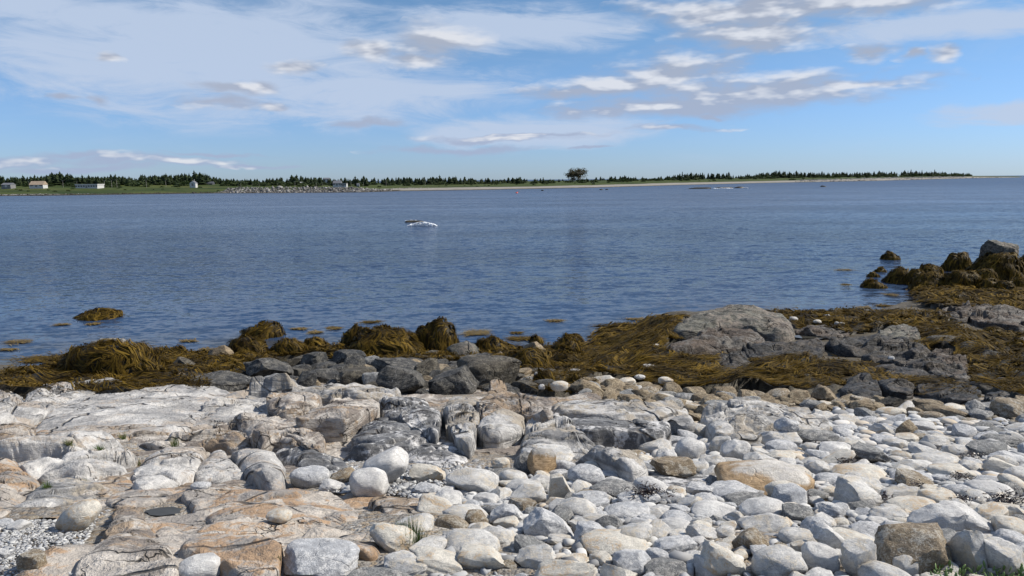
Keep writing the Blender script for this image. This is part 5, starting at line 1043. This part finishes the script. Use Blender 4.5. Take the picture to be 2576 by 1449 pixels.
for u0, u1, n, lb in ZONES:
    for i in range(int(n * (3.6 if u0 < 540 else 2.6))):
        u = r_.uniform(u0, u1); k = r_.uniform(1.85, 2.9)
        p = far_at(u, k); tv = np.interp(u, TOP[:, 0], TOP[:, 1]) - (2.5 if u > 1700 else 1.5) + abs(r_.normal(0, 1.0)) * 3.0 - 2.5
        if r_.uniform() < .07: tv -= 5
        h = max(at(u, tv, p[1])[2] - p[2], 1.5) * 1.04; hd = u > 1700
        if i >= n * .6:
            V, F, T = spruce_mesh(int(r_.integers(3, 9)) + 60, hd and r_.uniform() < .5); V = V * (h * r_.uniform(1.2, 2.1), h * r_.uniform(1.0, 1.6), h * r_.uniform(.72, 1.0)) + p; WOOD[0].append(V); WOOD[1] += [tuple(k_ + wn for k_ in f_) for f_ in F]; WOOD[2] += T; wn += len(V); continue
        spruce(p - (0, 0, .1), h, int(r_.integers(3, 9)) if hd else int(r_.integers(0, 7)), lb, lb.replace('spruce', 'spruces', 1), r_.uniform(1.0, 1.7) if not hd else r_.uniform(1.1, 2.0))
struct(mk('spruce_wood', np.concatenate(WOOD[0]), np.array(WOOD[1]), M['leaf'], smooth=False, attrs=WOOD[2]), 'stuff')
# rounded shrubs and low broadleaved trees
def shrub_mesh(seed, n=150):
    q = np.random.default_rng(seed); V, F, T = [], [], []
    for k in range(n):
        d = q.normal(size=3); d /= np.linalg.norm(d); d[2] = abs(d[2]); rr = q.uniform(.55, 1.0) * (1 + .3 * perlin(d[None] * 2, seed)[0]); c = d * (rr, rr, rr * .9)
        s = q.uniform(.10, .24); e = q.normal(size=(3, 3)) * s; i = len(V); V += [c + e[0], c + e[1], c + e[2]]; F.append((i, i + 1, i + 2)); T += [float(np.clip(q.uniform(0, 1), 0, 1))] * 3
    V = np.array(V); V[:, 2] = np.maximum(V[:, 2], -.05); return V, F, T
SHR = []
for k in range(6):
    V, F, T = shrub_mesh(300 + k); o = mk('shrub', V, F, M['shrubleaf'], smooth=False, attrs=T); SHR.append(o.data); bpy.data.objects.remove(o)
SZ = [(-60, 480, 120, .95, 'green shrub in the thicket before the dark spruce wood'), (480, 900, 80, 1.0, 'green shrub above the boulder breakwater'), (900, 1420, 60, .9, 'green shrub in the scrub behind the sandy cove'), (1420, 1750, 40, .9, 'green shrub in the scrub past the big bare limbed tree'), (1750, 2440, 70, .9, 'green shrub along the headland edge')]
for u0, u1, n, _, lb in SZ:
    for i in range(n):
        u = r_.uniform(u0, u1); k = r_.uniform(1.12, 2.0) if r_.uniform() < .45 else r_.uniform(1.75, 2.2); p = far_at(u, k)
        if any(abs(u - hu) < hw for hu, hw in ((99, 24), (228, 36), (24, 18), (488, 12), (856, 24), (530, 12))) and k < 1.9: continue
        o = bpy.data.objects.new('shrub', SHR[r_.integers(6)]); COL.objects.link(o); pxh = r_.uniform(5, 12 if u < 900 else 8) if k > 1.6 else r_.uniform(2, 4); h = pxh / FPX * p[1]
        o.location = tuple(p - (0, 0, .1)); o.scale = (h * r_.uniform(1.0, 2.0), h * r_.uniform(.9, 1.5), h); o.rotation_euler = (0, 0, r_.uniform(0, 6.28)); adj = 'tall ' if o.scale.z * FPX / p[1] > 8 else ('spreading ' if o.scale.x > 1.5 * o.scale.z else 'rounded '); tag(o, adj + lb, 'shrub', adj + lb.replace('shrub', 'shrubs', 1))
# the one big broadleaved tree
def big_tree():
    q = np.random.default_rng(9); p = far_at(1447, 2.0); W = 43 / FPX * p[1]; H = at(1447, 421, p[1])[2] - p[2]; root = empty('broadleaf_tree', p); tag(root, 'big bare limbed tree with thin brownish foliage above the cove', 'tree')
    V, F, T = [], [], []; tv, tf = [], []
    def limb(a, b, r0, r1):
        a, b = np.array(a), np.array(b); i = len(tv); d = (b - a) / np.linalg.norm(b - a); s = np.cross(d, (0.3, 1, .1)); s /= np.linalg.norm(s); t = np.cross(d, s)
        for P, rr in ((a, r0), (b, r1)): tv.extend([P + rr * (s * math.cos(x) + t * math.sin(x)) for x in (0, 1.57, 3.14, 4.71)])
        tf.extend([(i + k, i + (k + 1) % 4, i + 4 + (k + 1) % 4, i + 4 + k) for k in range(4)])
    for k in range(13):
        x0 = q.uniform(-.25, .3) * W; x1 = x0 + q.uniform(-.18, .2) * W; y1 = q.uniform(-.3, .3) * W; h1 = H * q.uniform(.3, .7); m = np.array((x1, y1, h1)); limb((x0, q.uniform(-.1, .1) * W, -.1), m, .022 * H, .012 * H)
        for b in range(6):
            e = m + np.array((q.normal(0, .16) * W, q.normal(0, .14) * W, q.uniform(-.12, .22) * H)); limb(m, e, .010 * H, .004 * H)
            for c in range(64 if x1 < .14 * W else 26):
                cc = e + q.normal(size=3) * (.07 * W, .07 * W, .05 * H); ee = q.normal(size=(3, 3)) * .03 * H; i = len(V); V += [cc + ee[0], cc + ee[1], cc + ee[2]]; F.append((i, i + 1, i + 2)); T += [q.uniform(0, 1)] * 3
    for c in range(1500):
        cc = np.array((q.uniform(-.5, .34) * W, q.uniform(-.4, .4) * W, q.uniform(.04, .97) * H)); g = perlin(cc[None] / H * 4.5, 12)[0]
        if g < -.05 or (abs(cc[0]) / W) ** 2 * 2.6 + (cc[2] / H - .5) ** 2 * 2.4 > .62: continue
        ee = q.normal(size=(3, 3)) * .028 * H; i = len(V); V += [cc + ee[0], cc + ee[1], cc + ee[2]]; F.append((i, i + 1, i + 2)); T += [q.uniform(0, 1)] * 3
    mk('crown', np.array(V), F, M['aspen'], root, smooth=False, attrs=T); mk('trunk', np.array(tv), tf, M['whitebark'], root)
big_tree()

# houses: real little buildings with walls, roof, openings
def house(u0, u1, vtop, vbase, k, wall, roof, label, kind='gable', wins=3, name='house', frontgable=False, chimney=False, roofpart=.5):
    uc = (u0 + u1) / 2; p = far_at(uc, k); W = (u1 - u0) / FPX * p[1]; zb = at(uc, vbase, p[1])[2]; H = at(uc, vtop, p[1])[2] - zb; p = np.array([p[0], p[1], zb]); D = W * .6 if W > 6 else W * .9
    root = empty(name, p); tag(root, label, 'house' if name == 'house' else 'shed'); hw = H * (1 - roofpart); x, y = W / 2, D / 2
    V, F = boxm(-x * .96, x * .96, -y * .94, y * .94, -1.2, hw)
    if frontgable: V += [(-x * .96, -y * .94, hw), (x * .96, -y * .94, hw), (0, -y * .94, H * .97)]; F.append((8, 9, 10))
    mk('wall', V, F, M[wall], root, smooth=False)
    if kind == 'flat': RV, RF = boxm(-x, x, -y, y, hw + .01, H)
    elif frontgable: RV = [(-x * 1.06, -y, hw - .08), (0, -y, H), (x * 1.06, -y, hw - .08), (-x * 1.06, y, hw - .08), (0, y, H), (x * 1.06, y, hw - .08)]; RF = [(0, 1, 4, 3), (1, 2, 5, 4)]
    else: RV = [(-x, -y * 1.06, hw - .05), (x, -y * 1.06, hw - .05), (x, y * 1.06, hw - .05), (-x, y * 1.06, hw - .05), (-x, 0, H), (x, 0, H)]; RF = [(0, 1, 5, 4), (2, 3, 4, 5), (0, 4, 3), (1, 2, 5)]
    rf = mk('roof', RV, RF, M[roof], root, smooth=False)
    if chimney: mk('chimney', *boxm(.1 * x, .3 * x, -.1, .5, H * .7, H * 1.25), M['greywall'], rf, smooth=False)
    for i in range(wins):
        cx = -x + (i + .5) * 2 * x / wins; ww = min(.75, W / wins * .32); h0, h1 = hw * .38, hw * .85
        if i == wins // 2: mk('door', *boxm(cx - .45, cx + .45, -y * .94 - .05, -y * .94 + .02, 0, hw * .85), M['greywall' if wall != 'greywall' else 'siding'], root, smooth=False); continue
        w_ = mk('window', *boxm(cx - ww - .08, cx + ww + .08, -y * .94 - .04, -y * .94 + .02, h0 - .08, h1 + .08), M['siding'], root, smooth=False); mk('pane', *boxm(cx - ww, cx + ww, -y * .94 - .07, -y * .94 - .03, h0, h1), M['glass'], w_, smooth=False)
    return root
house(82, 117, 455.5, 470, 1.55, 'siding', 'rooftan', 'white cottage under a broad tan roof on the far shore', wins=3, roofpart=.62)
house(12, 36, 460, 471, 1.55, 'greywall', 'roofgrey', 'small grey house with a pale blue roof band on the far shore', wins=3, roofpart=.4)
house(200, 256, 463, 472.5, 1.55, 'siding', 'siding', 'long low white bungalow with a flat roof and many windows', 'flat', wins=9, roofpart=.24)
house(481, 496, 454.5, 467.5, 1.55, 'siding', 'roofgrey', 'narrow white house with its gable facing the water', wins=1, frontgable=True, chimney=True, roofpart=.45)
house(521, 539, 456.5, 466, 1.9, 'darkwall', 'darkwall', 'charcoal shed beside the wood', wins=1, name='shed', roofpart=.5)
house(840, 860, 454, 467, 1.55, 'siding', 'roofgrey', 'white house with a grey roof behind the boulder breakwater', wins=3, roofpart=.5, chimney=True)
house(856, 874, 460.5, 468.5, 1.55, 'siding', 'greywall', 'white single storey annex of the grey roofed house', 'flat', wins=5, roofpart=.2)
house(816, 831, 447, 458, 2.3, 'greywall', 'roofgrey', 'tall grey house half hidden by spruces', wins=3, roofpart=.3)
house(756, 768, 457.5, 462.5, 1.95, 'siding', 'siding', 'tiny white hut in front of a spruce clump', wins=1, name='shed', roofpart=.4)
house(898, 905, 461, 467, 1.7, 'greywall', 'roofgrey', 'little grey shed behind the boulder breakwater', wins=1, name='shed', roofpart=.4)
# utility poles
pv, pf = trunk_mesh(1.0, .011, .008); PM = mk('pole', pv, pf, M['pole']); CB = mk('crossarm', *boxm(-.11, .11, -.006, .006, .90, .915), M['pole'], smooth=False); pmd, cbd = PM.data, CB.data; bpy.data.objects.remove(PM); bpy.data.objects.remove(CB)
for u, v0, v1 in [(76, 453, 468), (161, 452, 468), (196, 455, 467), (265, 452, 470), (283, 450, 470), (296, 449, 468), (370, 450, 465), (419, 451, 466), (600, 462, 473), (607, 459, 475), (635, 461, 474), (653, 458, 473), (700, 459, 473), (743, 454, 471), (797, 457, 470), (811, 457, 471), (884, 457, 470), (915, 457, 471), (884, 456, 469), (972, 450, 464), (1070, 450, 463)]:
    p = far_at(u, 1.6); zb = at(u, v1, p[1])[2]; zt = at(u, v0, p[1])[2]; zg = p[2] - .3; root = empty('utility_pole', (p[0], p[1], zg)); tag(root, 'weathered grey utility pole on the far shore road', 'utility pole', 'utility poles along the far shore road')
    for nm, me in (('pole', pmd), ('crossarm', cbd)):
        o = bpy.data.objects.new(nm, me); COL.objects.link(o); o.parent = root; h = zt - zg; o.scale = (h * 1.6, h * 1.6, h)
# boulder breakwater and other tumbled stone
def tumble(name, us, krange, n, size, mat, seed, zoff=0, tone=(0, 1)):
    q = np.random.default_rng(seed); VS, FS, TS = [], [], []; nv = 0
    V0, F0 = ICO[1]
    for i in range(n):
        u = q.uniform(*us); k = q.uniform(*krange); p = far_at(u, k); s = size / FPX * p[1] * np.exp(q.normal(0, .35)) / 2
        V = V0 * (1 + .25 * q.normal(size=len(V0)))[:, None] * (s * q.uniform(1, 1.5), s, s * q.uniform(.6, 1)); V = rot_z(V, q.uniform(0, 6.28)) + p + (0, 0, zoff + s * .2); VS.append(V); FS.append(F0 + nv); nv += len(V); TS.append(np.full(len(V), q.uniform(*tone)))
    struct(mk(name, np.concatenate(VS), np.concatenate(FS), mat, smooth=False, attrs=np.concatenate(TS)), 'stuff')
def breakwater():
    q = np.random.default_rng(8); VS, FS, TS = [], [], []; nv = 0; V0, F0 = ICO[1]
    for i in range(2200):
        u = q.uniform(546, 985); w = min(1, (u - 543) / 30) * np.interp(u, [880, 985], [1, .35]); hh = q.uniform(0, 1); D = shore_D(u)
        y = D * (1.005 + .03 * hh); vt = np.interp(u, [545, 600, 900, 985], [480, 471.5, 471, 474]); z1 = max(at(u, vt, D * 1.035)[2], .5) * w; p = at(u, 480, y); p[1] = y; p[2] = z1 * hh
        s = 2.7 / FPX * y * np.exp(q.normal(0, .45)) / 2
        V = V0 * (1 + .25 * q.normal(size=len(V0)))[:, None] * (s * q.uniform(1, 1.5), s, s * q.uniform(.6, 1.1)); V = rot_z(V, q.uniform(0, 6.28)) + p; VS.append(V); FS.append(F0 + nv); nv += len(V); TS.append(np.full(len(V), q.uniform(0, 1) ** 1.5))
    o = mk('breakwater_boulders', np.concatenate(VS), np.concatenate(FS), M['riprap'], smooth=False, attrs=np.concatenate(TS)); struct(o, 'stuff')
breakwater()
tumble('headland_boulders', (2010, 2430), (.5, 1.15), 700, 1.8, M['riprap'], 31, tone=(.3, 1)); tumble('tideline_rocks', (0, 540), (.0, .2), 260, 2.2, M['wetrock'], 33); tumble('tideline_rocks', (905, 990), (.0, .8), 160, 2.2, M['wetrock'], 34)
tumble('tideline_rocks', (2000, 2520), (.0, .25), 300, 1.6, M['wetrock'], 35); tumble('shore_boulders', (985, 1080), (.6, 1.1), 60, 1.8, M['riprap'], 36, tone=(.4, 1)); tumble('shore_boulders', (0, 240), (.4, .9), 160, 1.8, M['riprap'], 37, tone=(0, .8))
# reefs, breaker, buoy
def reef(u0, u1, v0, v1, label, seed, group=None):
    rock('reef_rock', VV, (u0, v0, u1, v1), M['wetrock'], label, 'rock', group, 'sub', depth=.5, seed=seed, sub=3, sink=.4)
def far_rock(u0, u1, v0, v1, label, seed):
    d = ray((u0 + u1) / 2, v1); c = CAM + d * (CAM[2] / -d[2]); W = (u1 - u0) / FPX * c[1]; H = (v1 - v0) / FPX * c[1]; V, F = unit_rock(seed, 3, 'sub'); V = V * (W / 2, W * .3, H * .75) + (0, 0, H * .15)
    o = mk('reef_rock', V, F, M['wetrock'], loc=(c[0], c[1], 0)); tag(o, label, 'rock')
far_rock(1730, 1792, 470.5, 475, 'long black reef off the sandy headland', 11); far_rock(1800, 1845, 470, 473.5, 'middle black reef edged with white water', 12); far_rock(1846, 1876, 468.5, 473, 'short black reef at the end of the line', 13)
far_rock(2064, 2078, 466, 470, 'lone black rock off the outer headland', 14); far_rock(1361, 1368, 477, 480, 'lone black rock near the red buoy', 15); far_rock(1508, 1518, 475, 478, 'pair rock in open water, the larger', 16); far_rock(1522, 1532, 475, 477.5, 'pair rock in open water, the smaller', 17)
far_rock(1018, 1066, 553.5, 559, 'black rock where a small wave breaks', 18)
def foam(u0, u1, v0, v1, label, seed, hgt=1.0):
    d = ray((u0 + u1) / 2, v1); c = CAM + d * (CAM[2] / -d[2]); W = (u1 - u0) / FPX * c[1]; H = (v1 - v0) / FPX * c[1] * hgt; q = np.random.default_rng(seed); VS, FS, TS = [], [], 0; nv = 0; V0, F0 = ICO[1]
    for i in range(260):
        x = q.uniform(-1, 1); s = W * .02 * q.uniform(.5, 1.6); z = H * q.uniform(0, 1) * (1 - x * x) * (.5 + .5 * perlin(np.array([[x * 3, seed, 0.]]))[0] + .35); V = V0 * (s * 1.6, s, s * .6) * (1 + .2 * q.normal(size=len(V0)))[:, None] + (x * W / 2, -W * .06 + q.uniform(-.05, .05) * W, max(z, .0)); VS.append(V); FS.append(F0 + nv); nv += len(V)
    o = mk('breaking_wave', np.concatenate(VS), np.concatenate(FS), M['foam'], loc=(c[0], c[1], 0)); tag(o, label, 'wave')
foam(1026, 1098, 556, 568, 'white crest of a small wave breaking over a black rock', 3); foam(1795, 1842, 472, 474.2, 'thin white water along the middle black reef', 4, .6); foam(1020, 1050, 552, 555, 'thin white crest behind the breaking wave', 5, .6); foam(1866, 1882, 471, 473.6, 'small white splash at the end of the reef', 6)
def buoy():
    d = ray(1300, 486); c = CAM + d * (CAM[2] / -d[2]); s = 7 / FPX * c[1]; root = empty('mooring_buoy', (c[0], c[1], 0)); tag(root, 'red mooring buoy leaning in open water off the cove', 'buoy')
    V, F = ICO[3]; V = V * (s * .42, s * .35, s * .3) + (0, 0, s * .12); mk('float', V, F, M['buoy'], root); tv, tf = trunk_mesh(s * .9, s * .07, s * .05); tv = rot_y(np.array(tv), R(50)); mk('stick', tv + np.array((0, 0, .1)), tf, M['buoy'], root)
buoy()

# ================================================================== SMALL PLANTS AND DRIFT
def tuft(Z, x, y, hpx, label, n=70, lift=.2, seed=1, tone=(0, .7), spread=.35, name='grass_tuft', lean=(0, 0)):
    q = np.random.default_rng(seed); p = hit(*Z(x, y)); h = hpx / FPX * p[1]; a = q.uniform(0, 6.28, n); r0 = np.sqrt(q.uniform(0, 1, n)) * h * .35; ln = q.uniform(.55, 1.05, n) * h * 1.1; S = 5; out, sd_ = [], []
    sp_ = np.abs(q.normal(0, spread, n)) + .05; b = a + q.normal(0, .5, n)
    for k in range(S):
        f = k / (S - 1); bend = sp_ * f ** 1.6 * ln
        out.append(np.stack([np.cos(a) * r0 + np.cos(b) * bend + lean[0] * f * h, np.sin(a) * r0 + np.sin(b) * bend + lean[1] * f * h, ln * f * np.sqrt(np.maximum(1 - sp_ ** 2 * .6 * f, .1)) - .02], 1)); sd_.append(np.stack([np.cos(b + 1.2), np.sin(b + 1.2), 0 * b], 1))
    o = ribbons(np.stack(out, 1), np.stack(sd_, 1), q.uniform(.5, 1.0, n) * max(.005, p[1] / 759 * .8), q.uniform(*tone, n), M['blade'], name, tip=.1); o.location = tuple(p); tag(o, label, 'grass'); return o
tuft(ZB, 1240, 1280, 88, 'dark green rush tuft growing between cream boulders', n=320, lift=.02, seed=3, spread=.28, tone=(-.1, .5)); tuft(ZB, 1380, 1295, 30, 'thin yellowing rush sprig beside the dark green tuft', n=24, lift=.02, seed=4, spread=.5, tone=(.3, 1))
tuft(ZA, 325, 838, 24, 'bright green grass tuft in a hollow of pale bedrock', n=120, lift=.16, seed=5, spread=.6, tone=(.25, .6)); tuft(ZA, 692, 578, 22, 'green grass tuft on the wide rough white ledge', n=90, lift=.24, seed=6, spread=.5, tone=(.2, .6))
tuft(ZA, 850, 498, 22, 'wispy seed headed grass above the white ledge', n=60, lift=.22, seed=7, spread=.25, tone=(.3, 1)); tuft(ZA, 1210, 550, 28, 'upright wispy grass in a joint of the rust ledge', n=60, lift=.20, seed=8, spread=.2, tone=(.3, .9)); tuft(ZA, 480, 530, 20, 'brownish grass patch below the broad slab', n=90, lift=.06, seed=9, spread=.7, tone=(.4, 1))
tuft(ZA, 955, 685, 24, 'dry wispy grass beside the smooth white block', n=50, lift=.12, seed=10, spread=.25, tone=(.5, 1)); tuft(ZA, 585, 785, 12, 'tiny grass sprig on the grey tongue', n=30, lift=.22, seed=11, tone=(.2, .7)); tuft(ZD, 2150, 1190, 50, 'few long grass blades by the buff boulder', n=9, lift=.05, seed=12, spread=.7, tone=(.4, .8), lean=(-.6, 0))
tuft(ZB, 985, 1050, 22, 'faded grass wisps at the edge of the rusty shelf', n=40, lift=.05, seed=14, spread=.35, tone=(.5, 1)); tuft(ZB, 310, 1310, 18, 'sparse grass beside the largest blue grey boulder', n=30, lift=.08, seed=15, tone=(.4, 1))
def succulent():
    q = np.random.default_rng(2); p = ground(2455, 1464); root = empty('succulent_plant', p); tag(root, 'fleshy green beach plant with paddle shaped leaves', 'plant'); V0, F0 = ICO[2]
    me = mk('leaf', V0 * (.32, .10, 1) * (1 - .25 * V0[:, 2:3] * -1) + (0, 0, .9), F0, M['succulent'], attrs=np.clip(.5 + .5 * V0[:, 2], 0, 1)); md = me.data; bpy.data.objects.remove(me)
    for i in range(150):
        o = bpy.data.objects.new('leaf', md); COL.objects.link(o); o.parent = root; s = q.uniform(.012, .018); o.location = (q.uniform(-.20, .20), q.uniform(-.07, .07), q.uniform(.0, .045)); o.scale = (s, s, s); o.rotation_euler = (q.normal(0, .5), q.normal(0, .5), q.uniform(0, 6.28))
succulent()
def wrack(Z, x, y, wpx, label, seed, n=70, lift=.05):
    q = np.random.default_rng(seed); p = ground(*Z(x, y), lift); w = wpx / FPX * p[1]; S = 6; a = q.uniform(0, 6.28, n); x0, y0, z0 = q.normal(0, w * .28, n), q.normal(0, w * .16, n), np.abs(q.normal(0, w * .12, n)); out, sd_ = [], []
    for k in range(S):
        out.append(np.stack([x0, y0, z0], 1)); sd_.append(np.stack([-np.sin(a) * .6, np.cos(a) * .6, q.uniform(-.7, .7, n)], 1)); st = w * .06; a = a + q.normal(0, .8, n); x0 = x0 + np.cos(a) * st; y0 = y0 + np.sin(a) * st * .7; z0 = np.maximum(z0 + q.normal(0, st * .5, n), .0)
    o = ribbons(np.stack(out, 1), np.stack(sd_, 1), q.uniform(.006, .016, n), q.uniform(0, 1, n), M['deadweed'], 'dry_seaweed'); o.location = tuple(p); tag(o, label, 'seaweed'); return o
wrack(ZC, 1370, 840, 85, 'heap of black dry weed between log shaped and crystalline stones', 1, 160, .07); wrack(ZD, 850, 590, 45, 'black dry weed against the yellow faced rock', 2, 90); wrack(ZD, 1090, 870, 55, 'black dry weed at the foot of the cone shaped boulder', 3, 90); wrack(ZD, 2040, 885, 85, 'black dry weed strip before the white dome boulder', 4, 130)
wrack(ZD, 1400, 780, 55, 'dark dry weed scraps on gravel past the cone', 5, 60); wrack(ZD, 1720, 715, 55, 'dark dry weed strip under the lichen specked boulder', 6, 70); wrack(ZD, 620, 470, 50, 'reddish black dry weed under the flat layered boulder', 7, 60); wrack(ZD, 1720, 880, 50, 'black dry weed draped below the shiny blue stone', 8, 60); wrack(ZD, 1790, 555, 60, 'dark dry weed before the black streaked boulder', 9, 60); wrack(ZD, 540, 850, 40, 'dark dry weed behind the cream bulging stone', 10, 50)
